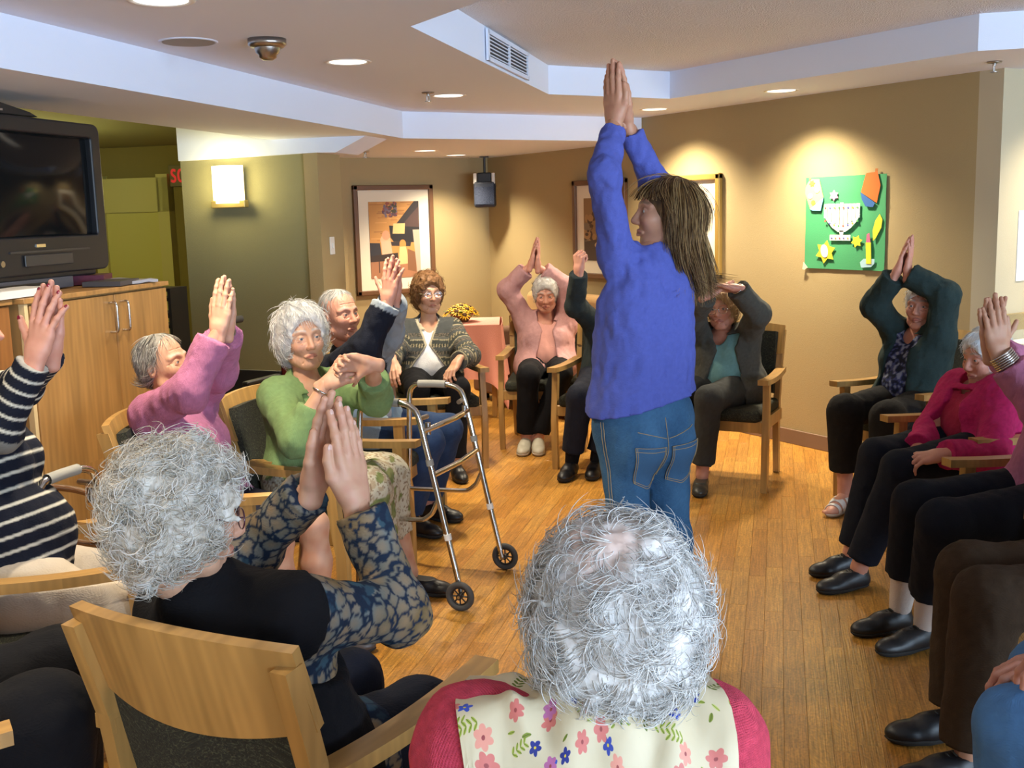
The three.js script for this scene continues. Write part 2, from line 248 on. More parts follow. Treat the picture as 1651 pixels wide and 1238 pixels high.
{ // wall sconce
  const c = dn(6.87, -3.615, 1.83), t = thing('wall_sconce', 'lit square wall lamp with brass bracket on the green wall', 'wall lamp', c, -Math.PI / 4 * 1);
  // local +z must look along -D = (-1,0,1)/sqrt2
  part('bracket', [bx(0.25, 0.05, 0.06, 0, -0.115, 0.03, 0.006), bx(0.2, 0.24, 0.012, 0, 0, 0.0)], mat([0.55, 0.42, 0.16], 0.35, { metalness: 0.7 }), t);
  part('lamp_shade', slab(14, 4, (u, v) => [(u - 0.5) * 0.23, (v - 0.5) * 0.25 + 0.015, 0.03 + 0.07 * Math.sin(Math.PI * clamp(u, 0.02, 0.98))], (u) => [Math.sin((u - 0.5) * 1.2), 0, Math.cos((u - 0.5) * 1.2)], 0.006), mat([1, 0.95, 0.7], 0.6, { emissive: new THREE.Color(1, 0.93, 0.6), emissiveIntensity: 2.4 }), t);
  const l = new THREE.PointLight(new THREE.Color(1, 0.85, 0.45), 0.9); l.position.set(c[0] - 0.15 * S2, c[1] + 0.02, c[2] + 0.15 * S2); l.shadow.radius = 5; l.castShadow = true; scene.add(l);
  const l2 = new THREE.PointLight(new THREE.Color(0.95, 0.9, 0.35), 3.6); l2.name = 'corridor_lamp'; l2.position.set(0.9, 2.1, -8.9); l2.castShadow = true; scene.add(l2);
  const cl = thing('corridor_light', 'round ceiling lamp in the corridor behind the television', 'ceiling light', [0.9, SOFFIT, -8.9]); part('lens', new THREE.SphereGeometry(0.12, 20, 12).scale(1, 0.45, 1).translate(0, -0.02, 0), mat([1, 0.95, 0.6], 0.5, { emissive: new THREE.Color(1, 1, 0.6), emissiveIntensity: 2 }), cl); part('rim', new THREE.TorusGeometry(0.12, 0.012, 8, 28).rotateX(Math.PI / 2).translate(0, -0.006, 0), M.white, cl);
  const sw = thing('light_switch', 'small cream light switch on the pillar', 'light switch', dn(7.05, -2.98, 1.417), Math.PI / 4);
  part('plate', bx(0.075, 0.12, 0.008, 0, 0, 0.004, 0.003), M.white, sw); part('toggle', bx(0.02, 0.035, 0.012, 0, 0, 0.01, 0.003), M.white, sw);
}
const font = await new FontLoader().loadAsync('fonts/droid/droid_sans_bold.typeface.json');
{ // exit sign at the corridor end
  const t = thing('exit_sign', 'red exit sign half hidden behind the corridor corner', 'exit sign', dn(9.49, -5.5, 2.03), -Math.PI / 4);
  part('box', bx(0.5, 0.2, 0.04, 0.14, 0, 0.02, 0.006), mat([0.2, 0.17, 0.08], 0.6), t);
  const g = new TextGeometry('SORTIE', { font, size: 0.125, depth: 0.006, curveSegments: 4 }); g.computeBoundingBox(); g.scale(0.42 / (g.boundingBox.max.x - g.boundingBox.min.x) , 1, 1); g.translate(-0.09, -0.062, 0.041);
  part('letters', g, mat([0.5, 0.03, 0.03], 0.5, { emissive: new THREE.Color(0.5, 0.02, 0.02), emissiveIntensity: 0.7 }), t);
}
// ---------------------------------------------------------------- pictures, poster, loudspeaker
function picture(label, pos, yaw, w, h, border, frameMat, draw) {
  const t = thing('framed_picture', label, 'picture', pos, yaw), b = 0.045;
  part('frame', [bx(w, b, 0.04, 0, h / 2 - b / 2, 0.02, 0.008), bx(w, b, 0.04, 0, -h / 2 + b / 2, 0.02, 0.008), bx(b, h, 0.04, -w / 2 + b / 2, 0, 0.02, 0.008), bx(b, h, 0.04, w / 2 - b / 2, 0, 0.02, 0.008)], frameMat, t);
  part('mount_board', bx(w - b, h - b, 0.012, 0, 0, 0.01), mat([0.72, 0.66, 0.52], 0.8), t);
  part('print', bx(w - 2 * border, h - 2 * border, 0.004, 0, 0, 0.018), mat([1, 1, 1], 0.6, { map: canvasTex(256, 320, draw) }), t);
  return t;
}
const frameDark = mat([0.13, 0.06, 0.025], 0.4), frameGold = mat([0.42, 0.27, 0.07], 0.35, { metalness: 0.4 });
const poly = (g, c, p) => { g.fillStyle = c; g.beginPath(); p.forEach(([x, y], i) => (i ? g.lineTo(x, y) : g.moveTo(x, y))); g.fill(); };
const ell = (g, c, x, y, a, b, r = 0) => { g.fillStyle = c; g.beginPath(); g.ellipse(x, y, a, b, r, 0, 7); g.fill(); };
picture('framed print of two figures at a dark grand piano in a cream mount', [4.395, 1.385, BACK], 0, 0.81, 1.0, 0.15, frameDark, (g, w, h) => {
  g.fillStyle = '#b98445'; g.fillRect(0, 0, w, h); for (let i = 0; i < 60; i++) { g.fillStyle = ['#a8713a', '#c89253', '#9a6a3c'][i % 3]; g.fillRect(rr(0, w), rr(0, h * 0.5), rr(20, 80), 4); }
  for (let i = 0; i < 40; i++) ell(g, ['#5b3a44', '#3f3b2a', '#8a4a3a', '#6b5b6b'][i % 4], rr(70, 140), rr(5, 60), rr(4, 12), rr(4, 10));
  g.fillStyle = '#9c6b4c'; g.fillRect(0, h * 0.72, w, h * 0.28);
  poly(g, '#2a2426', [[w, 0], [232, 0], [130, 100], [150, 112], [w, 150]]); poly(g, '#4a3430', [[w, 20], [210, 60], [160, 104], [w, 110]]);
  poly(g, '#1d1a1e', [[100, 100], [w, 110], [w, 175], [120, 168], [105, 150]]); poly(g, '#c9b074', [[122, 92], [182, 92], [178, 136], [116, 134]]); poly(g, '#2b2326', [[105, 168], [210, 172], [205, 190], [110, 185]]);
  ell(g, '#d9a583', 78, 160, 26, 22); ell(g, '#c98f6d', 82, 140, 20, 20); poly(g, '#d8a98c', [[55, 165], [105, 165], [112, 220], [60, 225]]); poly(g, '#2c2a30', [[0, 170], [50, 172], [58, 235], [0, 240]]); poly(g, '#33241f', [[0, 225], [140, 215], [140, 246], [0, 250]]);
  ell(g, '#c5813f', 166, 180, 17, 20); poly(g, '#d9b27a', [[150, 190], [182, 190], [196, 262], [140, 266]]); poly(g, '#7b5236', [[190, 200], [232, 215], [232, 300], [188, 290]]); poly(g, '#a99b88', [[220, 120], [w, 120], [w, 300], [236, 300]]); g.fillStyle = '#3a2620'; g.fillRect(40, 246, 5, 50); g.fillRect(100, 246, 5, 44);
});
const dim = (g, w, h) => { g.fillStyle = '#8a6a44'; g.fillRect(0, 0, w, h); for (let i = 0; i < 90; i++) ell(g, ['#6b4a30', '#4a3426', '#a07a4e', '#3a3026', '#7a6a58'][i % 5], rr(0, w), rr(h * 0.2, h), rr(8, 40), rr(6, 26)); poly(g, '#4a3a30', [[0, h * 0.7], [w, h * 0.6], [w, h], [0, h]]); ell(g, '#c8a878', w * 0.5, h * 0.75, 40, 18); };
picture('dark framed brown print partly behind the raised arm', [RW, 1.45, -7.45], -Math.PI / 2, 0.74, 0.82, 0.15, frameDark, dim);
picture('gold framed picture mostly behind the standing woman head', [RW, 1.47, -6.37], -Math.PI / 2, 0.8, 0.76, 0.19, frameGold, dim);
{ // green poster with paper cut-outs
  const t = thing('poster', 'green paper poster with a paper candelabrum and colourful cut-outs', 'poster', [RW - 0.002, 1.2, -4.845], -Math.PI / 2 ), W = 0.65, H = 0.585;
  const paper = mat([0.045, 0.27, 0.11], 0.75, { bumpMap: clothBump, bumpScale: 0.0005 });
  part('paper', slab(10, 10, (u, v) => [(u - 0.5) * W, v * H, 0.006 + 0.006 * noise(u * 3, v * 3, 1) + 0.02 * Math.max(0, u - 0.8) + 0.012 * Math.max(0, 0.15 - v)], () => [0, 0, 1], 0.0012), paper, t);
  const cut = (name, pts, c, z = 0.015, label) => { const s = new THREE.Shape(pts.map(([x, y]) => new THREE.Vector2(((x - 80) / 1020 - 0.5) * W, (1 - (y - 110) / 1050) * H))); const o = part(name, new THREE.ExtrudeGeometry(s, { depth: 0.0025, bevelEnabled: false }).translate(0, 0, z), Array.isArray(c) ? mat(c, 0.7) : c, t); if (label) o.userData.label = label; return o; };
  const star = (cx, cy, n, R, r, a = 0) => Array.from({ length: n * 2 }, (_, i) => { const q = a + (i * Math.PI) / n, k = i % 2 ? r : R; return [cx + k * Math.sin(q), cy - k * Math.cos(q)]; });
  const white = [0.78, 0.77, 0.72], yellow = [0.72, 0.58, 0.03];
  // candelabrum: nine posts, a bowl, a stem and a foot
  for (let i = 0; i < 9; i++) { const x = 345 + i * 51, top = i === 4 ? 408 : 420, low = 560 + 100 * Math.sin(Math.PI * (i + 0.5) / 9); cut('candle_strip', [[x, top], [x + 44, top], [x + 44, low], [x, low]], i === 4 ? [0.72, 0.68, 0.6] : white); }
  cut('bowl', [[340, 540], [390, 620], [460, 690], [530, 735], [620, 735], [690, 690], [760, 620], [805, 540], [770, 570], [690, 640], [572, 660], [460, 640], [380, 570]], white, 0.016); cut('stem', [[545, 720], [605, 720], [590, 780], [560, 780]], white, 0.016); cut('foot', [[425, 770], [688, 770], [688, 832], [425, 832]], white);
  for (let i = 0; i < 16; i++) { const x = 365 + (i % 8) * 58, y = i < 8 ? 465 : 600 + 70 * Math.sin(Math.PI * ((i % 8) + 0.5) / 8); cut('bead', star(x, y, 4, 12, 10), [[0.5, 0.1, 0.06], [0.08, 0.1, 0.4], [0.5, 0.4, 0.05], [0.1, 0.35, 0.1]][i % 4], 0.018); }
  for (let i = 0; i < 5; i++) cut('bead', star(450 + i * 52, 805, 4, 10, 9), [[0.1, 0.08, 0.3], [0.5, 0.35, 0.05], [0.5, 0.05, 0.08]][i % 3], 0.018);
  cut('spinning_top', [[90, 225], [150, 130], [270, 135], [330, 340], [160, 480], [85, 290]], [0.76, 0.68, 0.2]); cut('spinning_top_tip', [[160, 475], [335, 345], [300, 495], [190, 490]], [0.2, 0.5, 0.75], 0.017); cut('handle', [[140, 95], [165, 140], [140, 150]], [0.4, 0.5, 0.1]); cut('spot', star(160, 325, 8, 34, 30), [0.6, 0.35, 0.5], 0.018); cut('spot', star(180, 180, 6, 40, 24, 0.4), [0.45, 0.2, 0.05], 0.018); cut('spot', star(250, 260, 7, 34, 30), [0.6, 0.66, 0.3], 0.018); cut('spot', star(200, 400, 7, 30, 26), [0.7, 0.5, 0.05], 0.018);
  cut('orange_top', [[870, 95], [1000, 85], [1040, 230], [1000, 420], [810, 300], [850, 150]], [0.75, 0.11, 0.01], 0.016); cut('orange_top_tip', [[805, 300], [985, 420], [960, 465], [870, 455], [825, 380]], [0.02, 0.09, 0.28], 0.018); cut('handle', [[975, 50], [1005, 50], [1000, 95], [970, 95]], [0.4, 0.12, 0.02]);
  cut('flower', star(468, 325, 6, 62, 38), [0.72, 0.2, 0.36]); cut('star', star(370, 965, 6, 135, 82, 0.15), yellow); cut('star_centre', Array.from({ length: 16 }, (_, i) => [360 + 48 * Math.cos(i / 16 * 6.283) + 10 * Math.sin(i / 16 * 6.283), 955 + 75 * Math.sin(i / 16 * 6.283)]), [0.72, 0.72, 0.7], 0.018); cut('small_star', star(768, 840, 6, 72, 44, 0.3), [0.58, 0.55, 0.03]);
  cut('leaf', [[1040, 540], [1072, 600], [1060, 690], [1000, 800], [970, 830], [960, 720], [990, 610]], yellow); cut('candle', [[885, 850], [945, 850], [955, 1085], [895, 1085]], yellow, 0.018); cut('candle_flame', [[895, 760], [925, 745], [940, 850], [890, 850]], [0.6, 0.1, 0.2], 0.018); cut('candle_dish', [[815, 1070], [860, 1030], [990, 1030], [990, 1080], [950, 1120], [830, 1130]], [0.35, 0.55, 0.62], 0.015);
  cut('tape', [[85, 1090], [140, 1150], [100, 1180], [70, 1170]], [0.7, 0.6, 0.4], 0.02);
}
{ // loudspeaker in the corner
  const t = thing('loudspeaker', 'dark loudspeaker on a bracket high in the back corner', 'loudspeaker', [5.21, 1.84, -9.0], -0.6);
  part('cabinet', bx(0.2, 0.24, 0.18, 0, -0.06, 0, 0.025), mat([0.02, 0.025, 0.04], 0.5), t); part('grille', slab(8, 4, (u, v) => [(u - 0.5) * 0.18, -0.15 + v * 0.16, 0.09 + 0.015 * Math.sin(Math.PI * u)], () => [0, 0, 1], 0.006), mat([0.012, 0.02, 0.045], 0.8, { bumpMap: popBump, bumpScale: 0.003 }), t);
  part('horn', [bx(0.03, 0.1, 0.06, -0.085, 0.085, 0.05, 0.006), bx(0.03, 0.1, 0.06, 0.085, 0.085, 0.05, 0.006), bx(0.19, 0.018, 0.06, 0, 0.04, 0.05, 0.005)], mat([0.6, 0.58, 0.52], 0.5), t); part('tweeter', bx(0.13, 0.1, 0.05, 0, 0.09, 0.03, 0.01), M.black, t);
  part('bracket', [bar([0, 0.13, -0.02], [0, 0.29, -0.02], 0.012), bx(0.08, 0.008, 0.08, 0, 0.286, -0.02)], M.black, t);
}
// ---------------------------------------------------------------- cabinet, television and the things on it
const maple = dataTex(256, (u, v) => { const s = 0.86 + 0.1 * noise(u * 40, v * 3, 2) + 0.1 * noise(u * 9, v * 1.2, 7); return [s, s * 0.985, s * 0.95]; }, [1.5, 1.5]);
const M2 = { door: mat([0.53, 0.29, 0.1], 0.42, { map: maple }), doorDark: mat([0.4, 0.17, 0.05], 0.42, { map: maple }), carcass: mat([0.5, 0.29, 0.11], 0.5, { map: maple }), chair: mat([0.6, 0.35, 0.115], 0.38, { map: maple, clearcoat: 0.2, clearcoatRoughness: 0.3 }) };
{ // local x along the diagonal (away from the camera), +z towards the room
  const H = 1.35, t = thing('storage_cabinet', 'tall maple cabinet with two doors and chrome handles under the television', 'cabinet', dn(3.925, -2.67), Math.PI / 4);
  // local x = (S2,0,-S2) = D, local z = (S2,0,S2)
  part('carcass', boxUV(span(-0.485, 0.485, 0.02, H - 0.02, -0.62, -0.022)), M2.carcass, t); part('cabinet_top', boxUV(span(-0.49, 0.49, H - 0.02, H, -0.64, 0.01, 0.003)), M2.door, t); part('plinth', span(-0.47, 0.47, 0, 0.06, -0.6, -0.04), M2.doorDark, t);
  for (const [a, b, hx] of [[-0.45, 0.078, 0.04], [0.084, 0.482, 0.125]]) { const d = part('door', boxUV(span(a, b, 0.07, H - 0.028, -0.02, 0, 0.003)), M2.door, t); part('handle', tube([[hx, H - 0.06, 0], [hx, H - 0.06, 0.03], [hx, H - 0.075, 0.036], [hx, H - 0.165, 0.036], [hx, H - 0.18, 0.03], [hx, H - 0.18, 0]], 0.0055, 30), M.chrome, d); }
  part('edge_strip', span(-0.485, -0.466, 0.02, H - 0.02, -0.02, 0.004), mat([0.66, 0.5, 0.26], 0.4), t);
  const u = thing('storage_cabinet', 'redder cabinet beside the tall maple cabinet at the left edge', 'cabinet', dn(2.9, -2.71), Math.PI / 4);
  part('carcass', span(-0.5, 0.52, 0.02, H - 0.02, -0.6, -0.022), M2.doorDark, u); part('door', boxUV(span(-0.5, 0.515, 0.05, H - 0.024, -0.02, 0, 0.003)), M2.doorDark, u); part('cabinet_top', span(-0.5, 0.525, H - 0.02, H, -0.62, 0.01, 0.003), M2.door, u);
}
{ // old tube television, turned like the cabinet
  const t = thing('television', 'large black tube television standing on the maple cabinet', 'television', dn(3.88, -2.86, 1.425), Math.PI / 4), sh = mat([0.012, 0.013, 0.016], 0.4);
  const W = 0.78, H = 0.6;
  const rim = new THREE.Shape(), rp = (s, w, h, r, cx = 0, cy = 0) => { s.moveTo(cx - w / 2 + r, cy - h / 2); s.lineTo(cx + w / 2 - r, cy - h / 2); s.quadraticCurveTo(cx + w / 2, cy - h / 2, cx + w / 2, cy - h / 2 + r); s.lineTo(cx + w / 2, cy + h / 2 - r); s.quadraticCurveTo(cx + w / 2, cy + h / 2, cx + w / 2 - r, cy + h / 2); s.lineTo(cx - w / 2 + r, cy + h / 2); s.quadraticCurveTo(cx - w / 2, cy + h / 2, cx - w / 2, cy + h / 2 - r); s.lineTo(cx - w / 2, cy - h / 2 + r); s.quadraticCurveTo(cx - w / 2, cy - h / 2, cx - w / 2 + r, cy - h / 2); return s; };
  rp(rim, W, H, 0.035, 0, H / 2); rim.holes.push(rp(new THREE.Path(), 0.68, 0.42, 0.02, 0, H - 0.255));
  part('bezel', new THREE.ExtrudeGeometry(rim, { depth: 0.05, bevelSize: 0.008, bevelThickness: 0.012, bevelSegments: 3 }).translate(0, 0, -0.06), sh, t);
  part('screen', slab(16, 12, (u, v) => [(u - 0.5) * 0.7, H - 0.475 + v * 0.44, -0.03 + 0.03 * (Math.sin(Math.PI * u) * Math.sin(Math.PI * v))], () => [0, 0, 1], 0.006), mat([0.005, 0.006, 0.007], 0.1, { specularIntensity: 0.35 }), t);
  part('housing', slab(10, 2, (u, v) => { const a = u * 2 - 1; return [a * mix(0.36, 0.2, v), mix(0.31, 0.33, v), mix(-0.06, -0.46, v)]; }, () => [0, 1, 0], 0.54), sh, t);
  part('control_flap', [bx(0.3, 0.045, 0.008, -0.02, 0.05, 0.008, 0.003), bx(0.5, 0.008, 0.01, 0, 0.085, 0.006)], mat([0.03, 0.031, 0.036], 0.3), t); part('badge', bx(0.055, 0.012, 0.004, -0.06, 0.107, 0.004), M.chrome, t).userData.label = 'small silver badge'; part('button', new THREE.CylinderGeometry(0.012, 0.012, 0.01, 16).rotateX(Math.PI / 2).translate(-0.3, 0.045, 0.008), M.steel, t);
  part('foot', span(-0.33, 0.33, -0.03, 0.004, -0.4, -0.02, 0.01), sh, t);
  const a = thing('set_top_antenna', 'black indoor antenna box on top of the television', 'antenna', dn(3.62, -2.98, 1.43 + H + 0.012), Math.PI / 4);
  const s = new THREE.Shape([[-0.3, 0], [0.3, 0], [0.26, 0.01], [0.02, 0.045], [-0.04, 0.045], [-0.3, 0.025]].map((p) => new THREE.Vector2(...p))); part('housing', new THREE.ExtrudeGeometry(s, { depth: 0.16, bevelSize: 0.006, bevelThickness: 0.006 }).translate(0, 0, -0.08), sh, a); part('knob', bar([0, 0.04, 0], [0, 0.062, 0], 0.006), M.black, a); part('strip', bx(0.07, 0.008, 0.004, 0.06, 0.012, 0.088), M.chrome, a);
  const d = thing('video_player', 'flat dark grey video player under the television', 'video player', dn(3.67, -2.86, 1.35), Math.PI / 4); part('case', span(-0.36, 0.36, 0.004, 0.05, -0.3, -0.01, 0.005), mat([0.06, 0.065, 0.085], 0.4), d); part('slot', span(-0.2, 0.2, 0.02, 0.036, -0.012, -0.007), M.black, d);
  const paper = (label, n, m, w, l, h, c, yaw, name = 'magazine') => { const p = thing(name, label, name, dn(n, m, 1.35), yaw); part('cover', slab(8, 6, (u, v) => [(u - 0.5) * w, h / 2 + 0.003 + 0.012 * Math.max(0, noise(u * 3, v * 3, n * 9)) * (h < 0.02 ? 1 : 0.3), (v - 0.5) * l], () => [0, 1, 0], h), mat(c, 0.45), p); return p; };
  paper('thick dark red book lying behind the papers on the cabinet', 4.2, -2.98, 0.2, 0.27, 0.04, [0.1, 0.008, 0.03], 1.2, 'book');
  paper('crumpled grey magazine at the cabinet corner', 4.25, -2.8, 0.2, 0.26, 0.012, [0.35, 0.36, 0.42], 0.5); paper('dark magazine lying on the cabinet edge', 4.13, -2.76, 0.22, 0.16, 0.02, [0.06, 0.055, 0.06], 1.0);
  const p = paper('white folded newspaper on the cabinet at the left edge', 3.42, -2.76, 0.5, 0.14, 0.028, [0.7, 0.68, 0.66], Math.PI / 4, 'newspaper');
}
// ---------------------------------------------------------------- chairs, walkers, table, plants
const fabric = (() => { // dark woven upholstery with small lighter flecks
  const pts = Array.from({ length: 260 }, () => [rnd(), rnd()]);
  const grid = new Map(); pts.forEach((p) => { const k = Math.floor(p[0] * 16) + ',' + Math.floor(p[1] * 16); (grid.get(k) ?? grid.set(k, []).get(k)).push(p); });
  const map = dataTex(256, (u, v) => { const w = Math.abs(tn(u, v, 38, 4)) * 2, k = w < 0.12 ? 1 : 0.35 + 0.3 * tn(u, v, 70); return [0.23 * k + 0.06, 0.23 * k + 0.065, 0.17 * k + 0.055]; }, [2.6, 2.6]);
  return mat([1, 1, 1], 0.9, { map, bumpMap: clothBump, bumpScale: 0.0008 });
})();
let chairProto = null;
function makeChair() {
  const t = new THREE.Group(), W = M2.chair;
  // two rear uprights, raked, running from the floor to the top rail
  for (const s of [-1, 1]) {
    const pts = [[s * 0.235, 0, -0.3], [s * 0.24, 0.3, -0.255], [s * 0.245, 0.46, -0.25], [s * 0.25, 0.66, -0.275], [s * 0.255, 0.87, -0.335]];
    part('rear_leg', boxUV(slab(1, 12, (u, v) => { const f = v * 4, i = Math.min(3, Math.floor(f)), k = f - i; return [mix(pts[i][0], pts[i + 1][0], k) + (u - 0.5) * 0.035, mix(pts[i][1], pts[i + 1][1], k), mix(pts[i][2], pts[i + 1][2], k)]; }, () => [0, 0.1, 1], 0.045)), W, t);
    part('front_leg', boxUV(slab(1, 12, (u, v) => [s * (0.285 + 0.004 * Math.sin(v * 3)) + (u - 0.5) * 0.036, v * 0.62, 0.225 - 0.035 * Math.sin(Math.PI * Math.max(0, v - 0.5)) * (v > 0.5 ? 1 : 0)], (u, v) => [0, 0, 1], 0.046)), W, t);
    part('armrest', boxUV(slab(2, 14, (u, v) => [s * (0.285 - 0.025 * v * v) + (u - 0.5) * 0.058, 0.64 - 0.012 * Math.sin(v * 3.1), 0.285 - v * 0.57], () => [0, 1, 0], 0.03)), W, t);
    part('side_rail', boxUV(bx(0.025, 0.07, 0.48, s * 0.262, 0.375, -0.01, 0.004)), W, t);
  }
  part('front_rail', boxUV(bx(0.54, 0.065, 0.024, 0, 0.375, 0.222, 0.004)), W, t);
  part('rear_rail', boxUV(bx(0.48, 0.06, 0.024, 0, 0.38, -0.252, 0.004)), W, t);
  const arc = (u) => 0.045 * (u * 2 - 1) ** 2;
  part('top_rail', slab(20, 5, (u, v) => { const a = u * 2 - 1, low = 0.735 - 0.035 * (1 - a * a); return [a * 0.268, mix(low, 0.9 + 0.012 * (1 - a * a), v), -0.352 + arc(u) - 0.055 * (v - 0.7)]; }, (u) => [-(u - 0.5) * 0.5, 0.15, 1], 0.026), W, t);
  part('backrest', slab(16, 8, (u, v) => { const a = u * 2 - 1; return [a * 0.232, mix(0.5, 0.865, v), -0.252 - 0.088 * v + arc(u) * 0.8 + 0.022 * v ** 3]; }, (u) => [-(u - 0.5) * 0.4, 0.2, 1], 0.036), fabric, t);
  part('seat', boxUV(new RoundedBoxGeometry(0.52, 0.075, 0.5, 4, 0.03).translate(0, 0.435, 0.0)), fabric, t);
  return t;
}
function chair(x, z, yaw, label) {
  const t = chairProto ? chairProto.clone() : (chairProto = makeChair());
  t.name = numbered('armchair'); t.position.set(x, 0, z); t.rotation.set(0, yaw, 0); scene.add(t);
  return tag(t, label, 'chair', 'wooden armchairs standing in the circle');
}
function makeWalker() { // local +z is forward, two wheels in front
  const t = new THREE.Group(), C = M.chrome;
  for (const s of [-1, 1]) {
    const x = s * 0.245, f = part('side_frame', [tube([[x, 0.1, 0.21], [x, 0.42, 0.14], [x, 0.78, 0.06], [x, 0.835, 0.035], [x, 0.855, -0.02], [x, 0.855, -0.17], [x, 0.83, -0.205], [x, 0.78, -0.215], [x * 1.03, 0.4, -0.235], [x * 1.06, 0.035, -0.25]], 0.0125, 70, 10), tube([[x, 0.46, 0.13], [x, 0.4, 0.1], [x, 0.37, 0.06], [x, 0.365, 0], [x, 0.36, -0.235]], 0.0105, 30, 8)], C, t);
    part('grip', tube([[x, 0.856, -0.03], [x, 0.857, -0.1], [x, 0.855, -0.165]], 0.0175, 12, 12), M.grip, t);
    part('leg_extension', bar([x, 0.06, 0.218], [x, 0.3, 0.167], 0.0105), M.steel, t); part('collar', bar([x, 0.29, 0.168], [x, 0.315, 0.163], 0.016), M.white, t); part('collar', bar([x, 0.6, 0.1], [x, 0.625, 0.095], 0.016), M.grip, t);
    const w = part('wheel', new THREE.TorusGeometry(0.05, 0.0125, 12, 36).rotateY(Math.PI / 2).translate(x + s * 0.026, 0.0625, 0.222), M.rubber, t); w.userData.label = 'small black spoked wheel';
    const hub = [new THREE.CylinderGeometry(0.013, 0.013, 0.03, 14).rotateZ(Math.PI / 2).translate(x + s * 0.026, 0.0625, 0.222), new THREE.TorusGeometry(0.037, 0.005, 8, 30).rotateY(Math.PI / 2).translate(x + s * 0.026, 0.0625, 0.222)];
    for (let i = 0; i < 8; i++) { const a = i * Math.PI / 4; hub.push(bar([x + s * 0.026, 0.0625, 0.222], [x + s * 0.026, 0.0625 + 0.037 * Math.cos(a), 0.222 + 0.037 * Math.sin(a)], 0.0035, 0.0035, 6)); }
    part('spokes', hub, M.black, w); part('axle', bar([x - s * 0.012, 0.0625, 0.222], [x + s * 0.045, 0.0625, 0.222], 0.006), M.steel, t);
    part('glide', new THREE.LatheGeometry([[0, 0.004], [0.03, 0.0], [0.032, 0.012], [0.016, 0.02], [0.013, 0.06]].map((p) => new THREE.Vector2(...p)), 18).translate(x * 1.06, 0, -0.25), M.grip, t);
  }
  part('cross_bar', tube([[-0.245, 0.74, 0.07], [-0.12, 0.75, 0.1], [0, 0.752, 0.11], [0.12, 0.75, 0.1], [0.245, 0.74, 0.07]], 0.012, 24, 10), C, t);
  part('cross_bar', tube([[-0.245, 0.56, 0.11], [0, 0.563, 0.13], [0.245, 0.56, 0.11]], 0.012, 20, 10), C, t);
  for (const s of [-1, 1]) part('fold_button', [bar([s * 0.2, 0.72, 0.075], [s * 0.2, 0.77, 0.075], 0.012), bar([s * 0.245, 0.79, 0.05], [s * 0.17, 0.79, 0.06], 0.01)], M.steel, t);
  return t;
}
const walker = makeWalker(); walker.name = numbered('walking_frame'); walker.position.set(2.095, 0, -4.14); walker.rotation.y = 0.68; scene.add(walker); tag(walker, 'chrome walking frame with two black wheels standing on the open floor', 'walker');
const walker2 = walker.clone(); walker2.name = numbered('walking_frame'); walker2.position.set(0.425, 0, -3.775); walker2.rotation.set(0, 2.28, 0); scene.add(walker2); tag(walker2, 'chrome walking frame beside the woman in the striped top', 'walker');
